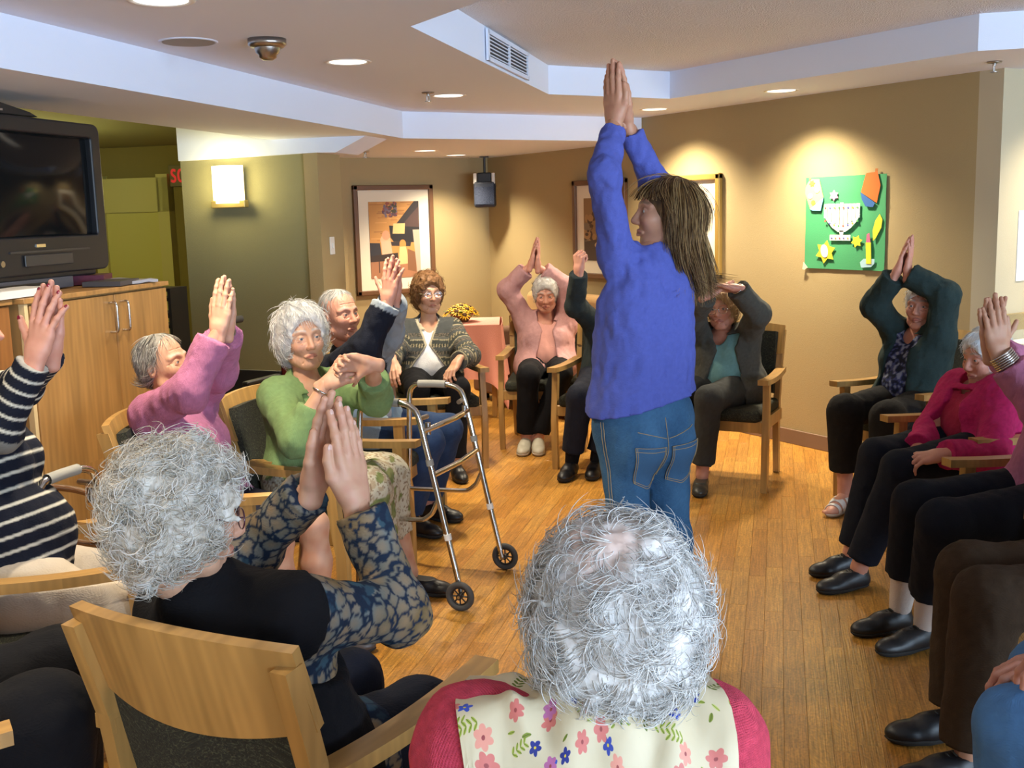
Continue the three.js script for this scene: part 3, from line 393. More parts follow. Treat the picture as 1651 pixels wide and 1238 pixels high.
{ // table with pink cloth, flowers
  const t = thing('side_table', 'square table hidden under the pink cloth', 'table', [4.22, 0, -7.78], -0.545);
  part('tabletop', bx(0.66, 0.03, 0.62, 0, 0.72, 0, 0.004), M2.chair, t); for (const a of [-1, 1]) for (const b of [-1, 1]) part('leg', stick([a * 0.28, 0, b * 0.26], [a * 0.28, 0.71, b * 0.26], 0.04, 0.04), M2.chair, t);
  const c = thing('tablecloth', 'pink cloth hanging in folds over the corner table', 'tablecloth', [4.22, 0, -7.78], -0.545), w = 0.335, d = 0.315;
  const cloth = mat([0.62, 0.25, 0.19], 0.8, { bumpMap: clothBump, bumpScale: 0.001, side: THREE.DoubleSide });
  part('top', bx(w * 2, 0.006, d * 2, 0, 0.741, 0, 0.002), cloth, c);
  const per = (q) => { const L = [2 * w, 2 * d, 2 * w, 2 * d], T = 4 * (w + d); let s = q * T, i = 0; while (i < 3 && s > L[i]) { s -= L[i]; i++; } return [[-w + s, d], [w, d - s], [w - s, -d], [-w, -d + s]][i]; };
  part('drape', slab(160, 14, (u, v) => { const [x, z] = per(u), corner = Math.min(1, (Math.abs(x) / w) ** 6 * (Math.abs(z) / d) ** 6), k = v ** 1.2, f = 0.02 * Math.sin(u * 6.283 * 15) * k + 0.045 * corner * k, l = Math.hypot(x, z); return [x * (1 + (0.02 + 0.03 * k + f) / l), 0.742 - v * (0.44 + 0.22 * corner + 0.02 * Math.sin(u * 30)), z * (1 + (0.02 + 0.03 * k + f) / l)]; }, (u) => { const [x, z] = per(u); const l = Math.hypot(x, z); return [x / l, 0, z / l]; }, 0.004), cloth, c);
  const f = thing('sunflower_bouquet', 'low bouquet of yellow sunflowers on the pink tablecloth', 'flowers', [4.24, 0.745, -7.76], 0.3);
  part('bowl', new THREE.LatheGeometry([[0, 0], [0.05, 0], [0.09, 0.05], [0.1, 0.07], [0.094, 0.07], [0.08, 0.045], [0, 0.02]].map((p) => new THREE.Vector2(...p)), 24), mat([0.2, 0.1, 0.04], 0.6), f);
  const yel = mat([0.8, 0.5, 0.01], 0.6), brn = mat([0.08, 0.035, 0.01], 0.9), grn = mat([0.09, 0.16, 0.03], 0.7);
  for (let i = 0; i < 15; i++) {
    const a = i * 2.4, r = 0.13 * Math.sqrt((i + 0.5) / 15), h = 0.135 - r * r * 4.5, tilt = r * 6, head = new THREE.Group(); head.name = 'flower_head'; f.add(head); head.position.set(r * Math.cos(a), h, r * Math.sin(a)); head.scale.setScalar(1.25); head.rotation.set(tilt * Math.sin(a), 0, -tilt * Math.cos(a));
    const petals = []; for (let k = 0; k < 13; k++) { const b = (k / 13) * 6.283; petals.push(new THREE.ConeGeometry(0.0085, 0.034, 5).scale(1, 1, 0.25).rotateX(Math.PI / 2).translate(0, 0.002 + 0.004 * (k % 2), 0.031).rotateY(b)); }
    part('petals', petals, yel, head); part('disc', new THREE.SphereGeometry(0.017, 12, 8).scale(1, 0.5, 1).translate(0, 0.005, 0), brn, head);
  }
  const lv = []; for (let i = 0; i < 22; i++) { const a = rr(0, 6.28), l = new THREE.SphereGeometry(0.03, 8, 6).scale(1, 0.12, 0.55).translate(0.03, 0, 0).rotateZ(rr(-0.4, 0.5)); lv.push(l.rotateY(a).translate(0.09 * Math.cos(a), rr(0.05, 0.1), -0.09 * Math.sin(a))); } part('leaves', lv, grn, f);
}
{ // loveseat by the right wall
  const t = thing('loveseat', 'brown loveseat with a tan back behind the pink table', 'sofa', [5.0, 0, -7.6], -Math.PI / 2), br = mat([0.13, 0.065, 0.035], 0.9, { bumpMap: clothBump, bumpScale: 0.002 }), tan = mat([0.4, 0.24, 0.1], 0.9, { bumpMap: clothBump, bumpScale: 0.002 });
  part('base', boxUV(bx(1.5, 0.26, 0.7, 0, 0.19, 0, 0.03)), br, t); for (const s of [-1, 1]) { part('seat_cushion', boxUV(new RoundedBoxGeometry(0.66, 0.15, 0.6, 4, 0.05).translate(s * 0.335, 0.38, 0.03)), br, t); part('back_cushion', boxUV(new RoundedBoxGeometry(0.66, 0.48, 0.18, 4, 0.06).translate(s * 0.335, 0.68, -0.25)), tan, t); part('arm', boxUV(new RoundedBoxGeometry(0.13, 0.42, 0.7, 4, 0.05).translate(s * 0.72, 0.4, 0)), br, t); for (const z of [-0.28, 0.28]) part('foot', bx(0.06, 0.06, 0.06, s * 0.66, 0.03, z), M.black, t); }
}
{ // folded wheelchair behind the seated women, shelf in the corridor
  const t = thing('wheelchair', 'folded wheelchair with dark red tubes and black grips by the green wall', 'wheelchair', [1.72, 0, -5.75], -0.95), red = mat([0.1, 0.012, 0.012], 0.3, { metalness: 0.5 });
  for (const s of [-1, 1]) { const x = s * 0.2; part('frame', tube([[x, 0.12, 0.3], [x, 0.45, 0.28], [x, 0.5, 0.2], [x, 0.5, -0.18], [x, 0.62, -0.2], [x, 0.98, -0.2], [x, 1.04, -0.23], [x, 1.05, -0.33]], 0.014, 60, 8), red, t); part('grip', bar([x, 1.05, -0.27], [x, 1.05, -0.38], 0.021), M.rubber, t); part('armrest', [tube([[x, 0.5, 0.2], [x, 0.7, 0.2], [x, 0.75, 0.15], [x, 0.75, -0.2]], 0.012, 30, 8), bx(0.04, 0.025, 0.3, x, 0.77, 0, 0.01)], M.black, t); part('wheel', [new THREE.TorusGeometry(0.27, 0.016, 10, 44).rotateY(Math.PI / 2).translate(x + s * 0.06, 0.286, -0.16), ...Array.from({ length: 8 }, (_, i) => bar([x + s * 0.06, 0.286, -0.16], [x + s * 0.06, 0.286 + 0.27 * Math.cos(i * 0.785), -0.16 + 0.27 * Math.sin(i * 0.785)], 0.003, 0.003, 5))], M.rubber, t); part('caster', new THREE.TorusGeometry(0.06, 0.02, 8, 24).rotateY(Math.PI / 2).translate(x, 0.08, 0.3), M.rubber, t); }
  part('seat', bx(0.4, 0.03, 0.4, 0, 0.5, 0.02, 0.01), M.black, t); part('backrest', bx(0.38, 0.26, 0.02, 0, 0.66, -0.19, 0.008), M.black, t);
  const r = thing('rack', 'black shelf rack standing behind the maple cabinet', 'rack', dn(6.2, -3.88), -Math.PI / 4);
  for (const s of [-1, 1]) part('side', bx(0.02, 1.2, 0.2, s * 0.2, 0.6, 0), M.black, r); for (const y of [0.1, 0.5, 0.96, 1.03, 1.13, 1.19]) part('shelf', bx(0.4, y > 1 && y < 1.1 ? 0.03 : 0.02, 0.2, 0, y, 0), M.black, r);
}
// ---------------------------------------------------------------- figures: distance fields joined by smooth minima, meshed by surface nets
const add = (a, b, k = 1) => [a[0] + b[0] * k, a[1] + b[1] * k, a[2] + b[2] * k], sub = (a, b) => [a[0] - b[0], a[1] - b[1], a[2] - b[2]], dot = (a, b) => a[0] * b[0] + a[1] * b[1] + a[2] * b[2];
const crs = (a, b) => [a[1] * b[2] - a[2] * b[1], a[2] * b[0] - a[0] * b[2], a[0] * b[1] - a[1] * b[0]], len = (a) => Math.hypot(...a), nrm = (a) => { const l = len(a) || 1; return [a[0] / l, a[1] / l, a[2] / l]; }, lerp = (a, b, t) => [mix(a[0], b[0], t), mix(a[1], b[1], t), mix(a[2], b[2], t)];
const cone = (a, b, ra, rb) => { const [ax, ay, az] = a, dx = b[0] - ax, dy = b[1] - ay, dz = b[2] - az, q = 1 / (dx * dx + dy * dy + dz * dz + 1e-12); return (x, y, z) => { x -= ax; y -= ay; z -= az; let t = (x * dx + y * dy + z * dz) * q; t = t < 0 ? 0 : t > 1 ? 1 : t; x -= dx * t; y -= dy * t; z -= dz * t; return Math.sqrt(x * x + y * y + z * z) - ra - (rb - ra) * t; }; };
const capped = (f, c, d) => { const k = dot(c, d); return (x, y, z) => Math.max(f(x, y, z), x * d[0] + y * d[1] + z * d[2] - k); };
const ball = (c, r) => (x, y, z) => Math.hypot(x - c[0], y - c[1], z - c[2]) - r;
const ell3 = (c, r) => (x, y, z) => { x -= c[0]; y -= c[1]; z -= c[2]; const a = Math.hypot(x / r[0], y / r[1], z / r[2]), b = Math.hypot(x / r[0] ** 2, y / r[1] ** 2, z / r[2] ** 2); return b < 1e-9 ? -Math.min(...r) : (a * (a - 1)) / b; };
const arc3 = (p, r) => { const f = []; for (let i = 0; i + 1 < p.length; i++) f.push(cone(p[i], p[i + 1], r[i] ?? r[0], r[i + 1] ?? r[i] ?? r[0])); return (x, y, z) => { let d = 9; for (const g of f) d = Math.min(d, g(x, y, z)); return d; }; };
class Field {
  constructor() { this.p = []; this.s = []; this.post = null; }
  add(f, k = 0.02) { this.p.push([f, k]); return this; }
  sub(f, k = 0.008) { this.s.push([f, k]); return this; }
  at(x, y, z, list = this.p) {
    let d = 9; for (const [f, k] of list) { const e = f(x, y, z), h = Math.max(k - Math.abs(d - e), 0) / k; d = Math.min(d, e) - h * h * k * 0.25; }
    for (const [f, k] of this.s) { const e = -f(x, y, z), h = Math.max(k - Math.abs(d - e), 0) / k; d = Math.max(d, e) + h * h * k * 0.25; }
    return this.post ? this.post(d, x, y, z) : d;
  }
}
function polygonise(F, lo, hi, h) {
  const n = [0, 1, 2].map((i) => Math.ceil((hi[i] - lo[i]) / h) + 2), [nx, ny, nz] = n, g = new Float32Array(nx * ny * nz), B = 8, R = (B * h * 1.7320508) / 2;
  for (let bz = 0; bz < nz; bz += B) for (let by = 0; by < ny; by += B) for (let bxx = 0; bxx < nx; bxx += B) {
    const cx = lo[0] + (bxx + B / 2) * h, cy = lo[1] + (by + B / 2) * h, cz = lo[2] + (bz + B / 2) * h; let m = 9; const v = F.p.map(([f]) => { const d = f(cx, cy, cz); if (d < m) m = d; return d; });
    const ex = Math.min(nx, bxx + B), ey = Math.min(ny, by + B), ez = Math.min(nz, bz + B), far = m > R * 1.6 + 0.06;
    const act = far ? null : F.p.filter((q, i) => v[i] < m + 2.4 * R + q[1] + 0.02);
    for (let z = bz; z < ez; z++) for (let y = by; y < ey; y++) { let o = (z * ny + y) * nx; for (let x = bxx; x < ex; x++) g[o + x] = far ? m : F.at(lo[0] + x * h, lo[1] + y * h, lo[2] + z * h, act); }
  }
  const id = new Int32Array(nx * ny * nz).fill(-1), pos = [], nor = [], idx = [], sx = 1, sy = nx, sz = nx * ny;
  for (let z = 0; z < nz - 1; z++) for (let y = 0; y < ny - 1; y++) for (let x = 0; x < nx - 1; x++) {
    const o = z * sz + y * sy + x; let c = 0, ax = 0, ay = 0, az = 0, first = g[o] < 0, any = false;
    for (let k = 1; k < 8; k++) if ((g[o + (k & 1) + (k & 2 ? sy : 0) + (k & 4 ? sz : 0)] < 0) !== first) { any = true; break; }
    if (!any) continue;
    for (let k = 0; k < 8; k++) for (let a = 1; a < 8; a <<= 1) if (!(k & a)) {
      const p = o + (k & 1) + (k & 2 ? sy : 0) + (k & 4 ? sz : 0), q = p + (a === 1 ? 1 : a === 2 ? sy : sz), u = g[p], w = g[q];
      if ((u < 0) !== (w < 0)) { const t = u / (u - w); ax += (k & 1) + (a === 1 ? t : 0); ay += ((k >> 1) & 1) + (a === 2 ? t : 0); az += ((k >> 2) & 1) + (a === 4 ? t : 0); c++; }
    }
    id[o] = pos.length / 3; ax /= c; ay /= c; az /= c; pos.push(lo[0] + (x + ax) * h, lo[1] + (y + ay) * h, lo[2] + (z + az) * h);
    const L = (i, j) => g[i] + (g[j] - g[i]); let gx = 0, gy = 0, gz = 0;
    for (let k = 0; k < 4; k++) { const b = k & 1, e = k >> 1, wb = b ? 1 : 0, we = e ? 1 : 0; const wx = (wb ? ay : 1 - ay) * (we ? az : 1 - az), wy = (wb ? ax : 1 - ax) * (we ? az : 1 - az), wz = (wb ? ax : 1 - ax) * (we ? ay : 1 - ay); let p = o + b * sy + e * sz; gx += wx * (g[p + 1] - g[p]); p = o + b + e * sz; gy += wy * (g[p + sy] - g[p]); p = o + b + e * sy; gz += wz * (g[p + sz] - g[p]); }
    const l = Math.hypot(gx, gy, gz) || 1; nor.push(gx / l, gy / l, gz / l);
  }
  const quad = (a, b, c, d, flip) => { if (a < 0 || b < 0 || c < 0 || d < 0) return; if (flip) idx.push(a, c, b, a, d, c); else idx.push(a, b, c, a, c, d); };
  for (let z = 1; z < nz - 1; z++) for (let y = 1; y < ny - 1; y++) for (let x = 1; x < nx - 1; x++) {
    const o = z * sz + y * sy + x, s = g[o] < 0;
    if (s !== g[o + 1] < 0) quad(id[o], id[o - sy], id[o - sy - sz], id[o - sz], !s);
    if (s !== g[o + sy] < 0) quad(id[o], id[o - sz], id[o - sz - 1], id[o - 1], !s);
    if (s !== g[o + sz] < 0) quad(id[o], id[o - 1], id[o - 1 - sy], id[o - sy], !s);
  }
  return { pos, nor, idx };
}
// mesh of a field; to(p) maps points to the world, dir(n) directions; col gives linear colours
function netGeo(m, base, { col, map, mirror, uv, M4 } = {}) {
  const n = m.pos.length / 3, P = new Float32Array(n * 3), N = new Float32Array(n * 3), C = new Float32Array(n * 3);
  for (let i = 0; i < n; i++) {
    const p = [m.pos[i * 3], m.pos[i * 3 + 1], m.pos[i * 3 + 2]], q = [m.nor[i * 3], m.nor[i * 3 + 1], m.nor[i * 3 + 2]];
    C.set(col ? col(p, q) : [1, 1, 1], i * 3);
    if (M4) { const { o, x, y, z, k } = M4; P.set([0, 1, 2].map((c) => o[c] + k * (x[c] * p[0] + y[c] * p[1] + z[c] * p[2]) - base[c]), i * 3); N.set([0, 1, 2].map((c) => x[c] * q[0] + y[c] * q[1] + z[c] * q[2]), i * 3); }
    else { P.set([p[0] - base[0], p[1] - base[1], p[2] - base[2]], i * 3); N.set(q, i * 3); }
  }
  const idx = mirror ? m.idx.map((_, i) => m.idx[i % 3 === 0 ? i : i % 3 === 1 ? i + 1 : i - 1]) : m.idx, g = new THREE.BufferGeometry();
  g.setAttribute('position', new THREE.BufferAttribute(P, 3)); g.setAttribute('normal', new THREE.BufferAttribute(N, 3)); g.setAttribute('color', new THREE.BufferAttribute(C, 3)); g.setIndex(idx);
  if (!uv) return g;
  const f = g.toNonIndexed(); boxUV(f); return mergeVertices(f, 1e-5);
}
const joinC = (l) => mergeGeometries(l.map((g) => { g = g.index ? g.toNonIndexed() : g; g.deleteAttribute('uv'); return g; }));

// ---- hand: local y to the fingers, z out of the palm, x to the thumb
const HANDS = {
  flat: { curl: [0.06, 0.05, 0.06, 0.1], spread: [0.02, 0.0, -0.02, -0.05], thumb: 'in' }, open: { curl: [0.12, 0.1, 0.12, 0.16], spread: [0.16, 0.02, -0.13, -0.3], thumb: 'out' },
  relaxed: { curl: [0.45, 0.5, 0.55, 0.6], spread: [0.06, 0, -0.04, -0.1], thumb: 'in' }, fist: { curl: [1.25, 1.35, 1.4, 1.4], spread: [0.02, 0, -0.02, -0.05], thumb: 'fist' }, lace: { curl: [0.75, 0.8, 0.85, 0.9], spread: [0.1, 0.02, -0.08, -0.16], thumb: 'out' },
};
function handField(pose) {
  const F = new Field(), H = HANDS[pose], tips = [], mcp = [[0.029, 0.09, 0], [0.009, 0.095, -0.003], [-0.011, 0.09, -0.002], [-0.029, 0.08, 0.002]], seg = [[0.042, 0.025, 0.021], [0.046, 0.028, 0.022], [0.042, 0.026, 0.022], [0.033, 0.02, 0.019]], rad = [0.0097, 0.01, 0.0095, 0.0084];
  for (const m of mcp) F.add(cone([m[0] * 0.45, 0.012, 0.002], [m[0] * 0.98, m[1] - 0.006, m[2] + 0.002], 0.0145, 0.0115), 0.012);
  F.add(cone([-0.011, -0.03, 0], [-0.012, 0.02, 0.001], 0.0175, 0.0165), 0.02).add(cone([0.011, -0.03, 0], [0.012, 0.02, 0.001], 0.0175, 0.0165), 0.02);
  F.add(cone([-0.02, 0.025, 0.006], [-0.029, 0.06, 0.005], 0.014, 0.011), 0.012);
  mcp.forEach((m, i) => { let p = m, a = 0; const s = Math.sin(H.spread[i]), c = Math.cos(H.spread[i]); seg[i].forEach((L, k) => { a += H.curl[i] * (k === 0 ? 0.85 : k === 1 ? 1.15 : 0.7); const q = [p[0] + s * L * Math.cos(a), p[1] + c * L * Math.cos(a), p[2] + L * Math.sin(a)], r = rad[i] * (1 - 0.09 * k); F.add(cone(p, q, r * (k ? 1.0 : 1.05), r * 0.9), 0.004); F.add(ball(q, r * (k < 2 ? 0.98 : 0.85)), 0.003); if (k === 2) tips.push([q, nrm(sub(q, p)), a, s, r]); p = q; }); });
  const T = { in: [[0.02, 0.018, 0.008], [0.041, 0.052, 0.014], [0.047, 0.086, 0.014], [0.045, 0.112, 0.011]], out: [[0.02, 0.018, 0.008], [0.05, 0.046, 0.013], [0.071, 0.07, 0.013], [0.084, 0.092, 0.011]], fist: [[0.02, 0.02, 0.01], [0.038, 0.05, 0.024], [0.026, 0.072, 0.038], [0.006, 0.076, 0.04]] }[H.thumb];
  F.add(cone(T[0], T[1], 0.0165, 0.0125), 0.014).add(cone(T[1], T[2], 0.0112, 0.0098), 0.005).add(cone(T[2], T[3], 0.0098, 0.008), 0.004);
  tips.push([T[3], nrm(sub(T[3], T[2])), 0, 0, 0.009]);
  return { F, tips };
}
const handCache = new Map();
function handMesh(pose, cell) { const id = pose + cell; if (!handCache.has(id)) { const h = handField(pose); handCache.set(id, { ...h, m: polygonise(h.F, [-0.075, -0.06, -0.045], [0.105, 0.205, 0.11], cell) }); } return handCache.get(id); }

// ---- head: local x to the person's left, y up, z forward, origin between the ears
function headField(o) {
  const F = new Field(), old = o.old ?? 1, w = o.wide ?? 1, X = (v) => v * w;
  F.add(ell3([0, 0.035, -0.014], [X(0.074), 0.088, 0.096]), 0.03).add(ell3([0, -0.025, 0.022], [X(0.062), 0.082, 0.066]), 0.03).add(cone([0, -0.1, 0.058], [0, -0.098, 0.05], 0.02, 0.022), 0.03);
  F.add(cone([0, -0.105, -0.02], [0, -0.05, -0.012], 0.048, 0.05), 0.03);
  for (const s of [-1, 1]) {
    F.add(cone([s * X(0.052), -0.072, 0.01], [s * 0.022, -0.1, 0.052], 0.018, 0.017), 0.022);
    F.add(ball([s * X(0.037), -0.024, 0.06], 0.024), 0.022);
    F.add(arc3([[s * 0.012, 0.026, 0.082], [s * 0.032, 0.031, 0.078], [s * X(0.05), 0.022, 0.062]], [0.008, 0.008, 0.007]), 0.014);
    F.add(ball([s * 0.0105, -0.034, 0.094], 0.0085), 0.008);
    if (old) F.add(ball([s * 0.042, -0.078, 0.038], 0.017), 0.018);
    F.add(ell3([s * X(0.076), -0.008, -0.012], [0.008, 0.031, 0.018]), 0.008);
  }
  F.add(cone([0, 0.014, 0.084], [0, -0.028, 0.105 + (o.nose ?? 0)], 0.0075, 0.0115), 0.012);
  F.add(arc3([[-0.024, -0.066, 0.077], [-0.006, -0.061, 0.0885], [0.006, -0.061, 0.0885], [0.024, -0.066, 0.077]], [0.0035, 0.0052, 0.0052, 0.0035]), 0.006);
  F.add(arc3([[-0.02, -0.068, 0.079], [0, -0.074, 0.088], [0.02, -0.068, 0.079]], [0.004, 0.007, 0.004]), 0.006);
  for (const s of [-1, 1]) { F.sub(ball([s * 0.031, 0.006, 0.096], 0.0155), 0.014); if (old) F.sub(cone([s * 0.02, -0.036, 0.1], [s * 0.034, -0.066, 0.083], 0.003, 0.003), 0.008); F.sub(ell3([s * X(0.082), -0.008, -0.006], [0.005, 0.018, 0.009]), 0.004); }
  if (old) { // creases: forehead, under the eyes, beside the chin
    for (const y of [0.056, 0.067]) F.sub(arc3([[-0.042, y - 0.003, 0.062], [-0.02, y, 0.078], [0.02, y, 0.078], [0.042, y - 0.003, 0.062]], [0.0016]), 0.004);
    for (const s of [-1, 1]) { F.sub(arc3([[s * 0.018, -0.009, 0.0855], [s * 0.031, -0.0145, 0.0845], [s * 0.044, -0.008, 0.075]], [0.0022]), 0.005); F.sub(cone([s * 0.029, -0.076, 0.08], [s * 0.032, -0.092, 0.064], 0.0016, 0.0016), 0.005); F.sub(cone([s * 0.05, 0.004, 0.066], [s * 0.06, -0.002, 0.05], 0.0015, 0.0015), 0.004); }
  }
  F.sub(arc3([[-0.021, -0.0672, 0.09], [0, -0.0668, 0.0965], [0.021, -0.0672, 0.09]], [0.0016]), 0.003);
  const lids = new Field(); lids.p = F.p; lids.s = F.s;
  const base = F.at.bind(F), E = [-1, 1].map((s) => [ball([s * 0.031, 0.006, 0.0715], 0.0135), ell3([s * 0.031, 0.004, 0.086], [0.0125, o.squint ? 0.0028 : o.old === 0 ? 0.0044 : 0.0037, 0.011])]);
  F.post = (d, x, y, z) => { for (const [b, c] of E) { const e = b(x, y, z), h = Math.max(0.004 - Math.abs(d - e), 0) / 0.004; d = Math.min(d, e) - h * h * 0.001; const q = -c(x, y, z); d = Math.max(d, q); } return old ? d + 0.0007 * noise(x * 160, y * 60, z * 160) : d; };
  return F;
}
const SK = { pale: [0.62, 0.36, 0.27], ruddy: [0.56, 0.27, 0.19], warm: [0.55, 0.31, 0.2], tan: [0.5, 0.26, 0.16] };
function headColor(o) {
  const sk = o.skin, lip = mixc(sk, [0.42, 0.1, 0.09], o.lip ?? 0.55), brow = o.brow ?? [0.3, 0.26, 0.22], red = mixc(sk, [0.55, 0.16, 0.11], 0.5);
  return ([x, y, z]) => {
    let c = sk; const n = noise(x * 70, y * 70, z * 70);
    c = mixc(c, red, clamp(0.25 + 0.4 * n) * 0.55 * sstep(0.03, 0.07, z)); c = mixc(c, red, 0.5 * Math.exp(-(((Math.abs(x) - 0.042) / 0.016) ** 2 + ((y + 0.03) / 0.018) ** 2)) + 0.45 * Math.exp(-((x / 0.014) ** 2 + ((y + 0.03) / 0.014) ** 2)) * (z > 0.08 ? 1 : 0));
    if (z > 0.07) { const l = (x / 0.024) ** 2 + ((y + 0.068 - 0.004 * Math.cos(x * 60)) / 0.0085) ** 2; c = mixc(c, lip, 1 - sstep(0.7, 1.15, l)); if (Math.abs(y + 0.0675) < 0.0016 && Math.abs(x) < 0.023) c = mixc(c, [0.12, 0.03, 0.03], 0.7); }
    if (z > 0.04) { const ax = Math.abs(x), yb = 0.036 - 9 * (ax - 0.03) ** 2; c = mixc(c, brow, (1 - sstep(0.0025, 0.0055, Math.abs(y - yb))) * (1 - sstep(0.018, 0.023, Math.abs(ax - 0.032))) * 0.75); }
    return c;
  };
}
function eyeGeo(s, iris) { // a small ball, white with a coloured iris and pupil looking forward
  const g = new THREE.SphereGeometry(0.0122, 20, 14), p = g.attributes.position, c = new Float32Array(p.count * 3);
  for (let i = 0; i < p.count; i++) { const r = Math.hypot(p.getX(i), p.getY(i)) / 0.0122, f = p.getZ(i) > 0; c.set(f && r < 0.26 ? [0.01, 0.01, 0.01] : f && r < 0.55 ? iris : [0.62, 0.58, 0.54], i * 3); }
  g.setAttribute('color', new THREE.BufferAttribute(c, 3)); return g.translate(s * 0.031, 0.006, 0.0715);
}
// ---- hair: a lumpy cap that leaves the face free, and strands lying over it
function hairField(o) {
  const t = o.puff, F = new Field();
  if (o.style === 'long') {
    F.add(ell3([0, 0.036, -0.018], [0.083, 0.094, 0.103]), 0.03).add(ell3([0, -0.03, -0.05], [0.088, 0.11, 0.075]), 0.05).add(cone([0.02, -0.1, -0.085], [0, -0.13, -0.105], 0.06, 0.042), 0.05).add(cone([-0.02, -0.1, -0.085], [0, -0.13, -0.105], 0.06, 0.042), 0.05);
    F.sub(ell3([0, -0.05, 0.11], [0.1, 0.105, 0.088]), 0.015); F.post = (d, x, y, z) => d + 0.0035 * noise(x * 60, y * 12, z * 60);
  } else if (o.style === 'thin') {
    F.add(ell3([0, 0.035, -0.014], [0.0775, 0.0905, 0.099]), 0.02).add(ell3([0, -0.015, -0.05], [0.07, 0.075, 0.056]), 0.03); F.sub(ell3([0, 0.02, 0.11], [0.1, o.recede ?? 0.11, 0.125]), 0.02).sub(cone([0, -0.16, -0.03], [0, -0.1, -0.03], 0.08, 0.06), 0.02).sub(ell3([0, -0.05, 0.02], [0.1, 0.05, 0.045]), 0.01);
    F.post = (d, x, y, z) => d + 0.0012 * noise(x * 120, y * 40, z * 120);
  } else {
    const kx = o.kx ?? 1, kz = o.kz ?? 1; F.add(ell3([0, 0.036, -0.016], [(0.074 + t) * kx, 0.088 + t * kz, (0.096 + t) * kz]), 0.03).add(ell3([0, -0.02, -0.045], [(0.068 + t) * kx, 0.075 + t * kz, 0.06 + t * kz]), 0.04);
    F.sub(ell3([0, -0.045, 0.115], [0.072 + t * 0.25, o.brow ?? 0.115, 0.1]), 0.02).sub(ell3([0, -0.13, 0.03], [0.12, 0.07, 0.07]), 0.02);
    const a = o.lump ?? 0.35; F.post = (d, x, y, z) => d + t * a * (noise(x * 34, y * 34, z * 34) + 0.5 * noise(x * 75 + 4, y * 75, z * 75));
  }
  return F;
}
function strands(o, shell, num, S, step) {
  const pos = [], nor = [], col = [], pts = shell.pos, N = shell.nor, n = pts.length / 3, r0 = o.thick ?? 0.0009, crown = o.crown ?? [0, 0.1, -0.06], rx = [0.075, 0.09, 0.098];
  for (let s = 0; s < num; s++) {
    const i = Math.floor(rnd() * n) * 3; let p = [pts[i], pts[i + 1], pts[i + 2]]; if (o.scalp && o.scalp.some((q) => Math.hypot(p[0] - q[0], p[1] - q[1], p[2] - q[2]) < q[4] * 0.75) && rnd() < 0.6) continue; let nn = [N[i], N[i + 1], N[i + 2]];
    if (o.style !== 'long' && (p[2] > 0.05 && p[1] < (o.brow ? 0.09 : 0.072))) continue; if (o.style === 'long' && p[2] > 0.03 && p[1] < 0.01) continue;
    let d = sub(p, crown); if (o.style === 'long') d = add(nrm(d), [0, -1.6, -0.25]); if (o.style === 'thin') d = add(nrm(d), [0, -0.5, -0.8]);
    d = nrm(add(nrm(d), [noise(p[0] * 22, p[1] * 22, p[2] * 22), noise(p[0] * 22 + 9, p[1] * 22, p[2] * 22), noise(p[0] * 22, p[1] * 22 + 9, p[2] * 22)], o.swirl ?? 1.4));
    const turn = (o.curl ?? 0.35) * (noise(p[0] * 30 + 3, p[1] * 30, p[2] * 30) > 0 ? 1 : -1) * rr(0.5, 1.3), fly = rnd() < (o.fly ?? 0.12), lift = fly ? rr(0.3, 1) * (o.flyLift ?? 0.02) : rr(0, 0.35) * (o.flyLift ?? 0.02), tone = o.tones[Math.floor(rnd() * o.tones.length)], path = [], w = r0 * rr(0.7, 1.3);
    p = add(p, nn, -0.003 + rr(0, 0.004));
    let stop = false; for (let k = 0; k <= S; k++) {
      if (o.style === 'long' && p[2] > 0.03 && p[1] < 0.04) stop = true; if (stop) { path.push(path[path.length - 1] ?? p); continue; }
      path.push(add(p, nn, lift * Math.sin((k / S) * (fly ? 1.3 : 3.1))));
      d = nrm(sub(d, nn.map((c) => c * dot(d, nn)))); const b = crs(nn, d); d = nrm(add(d.map((c) => c * Math.cos(turn)), b, Math.sin(turn))); p = add(p, d, step);
      if (o.style === 'long') { if (p[1] > -0.02) { const q = nrm([p[0] / 0.0069, (p[1] - 0.036) / 0.0088, (p[2] + 0.018) / 0.0106]); nn = nrm(add(nn, q, 0.5)); } d = nrm(add(d, [p[0] * 0.4, -0.35, p[2] > 0.02 ? -0.3 : p[1] < -0.08 ? -0.16 : -0.05])); }
      else { const q = nrm([p[0] / rx[0] ** 2, (p[1] - 0.03) / rx[1] ** 2, (p[2] + 0.02) / rx[2] ** 2]); nn = nrm(add(nn, q, 0.8)); }
    }
    for (let k = 0; k < S; k++) {
      const A = path[k], B = path[k + 1]; if (A === B) break; const t = nrm(sub(B, A)), u = nrm(crs(t, nn)), v = crs(u, t), wa = w * (1 - (k / S) ** 2 * 0.8), wb = w * (1 - ((k + 1) / S) ** 2 * 0.8);
      const ring = (c, q, m) => { const a = (m * 2 * Math.PI) / 3, e = add(u.map((x) => x * Math.cos(a)), v, Math.sin(a)); return [add(c, e, q), e]; };
      for (let m = 0; m < 3; m++) { const [a, na] = ring(A, wa, m), [b, nb] = ring(A, wa, m + 1), [c, nc] = ring(B, wb, m + 1), [e, ne] = ring(B, wb, m); pos.push(...a, ...c, ...b, ...a, ...e, ...c); nor.push(...na, ...nc, ...nb, ...na, ...ne, ...nc); for (let q = 0; q < 6; q++) col.push(...tone); }
    }
  }
  return { pos, nor, col };
}
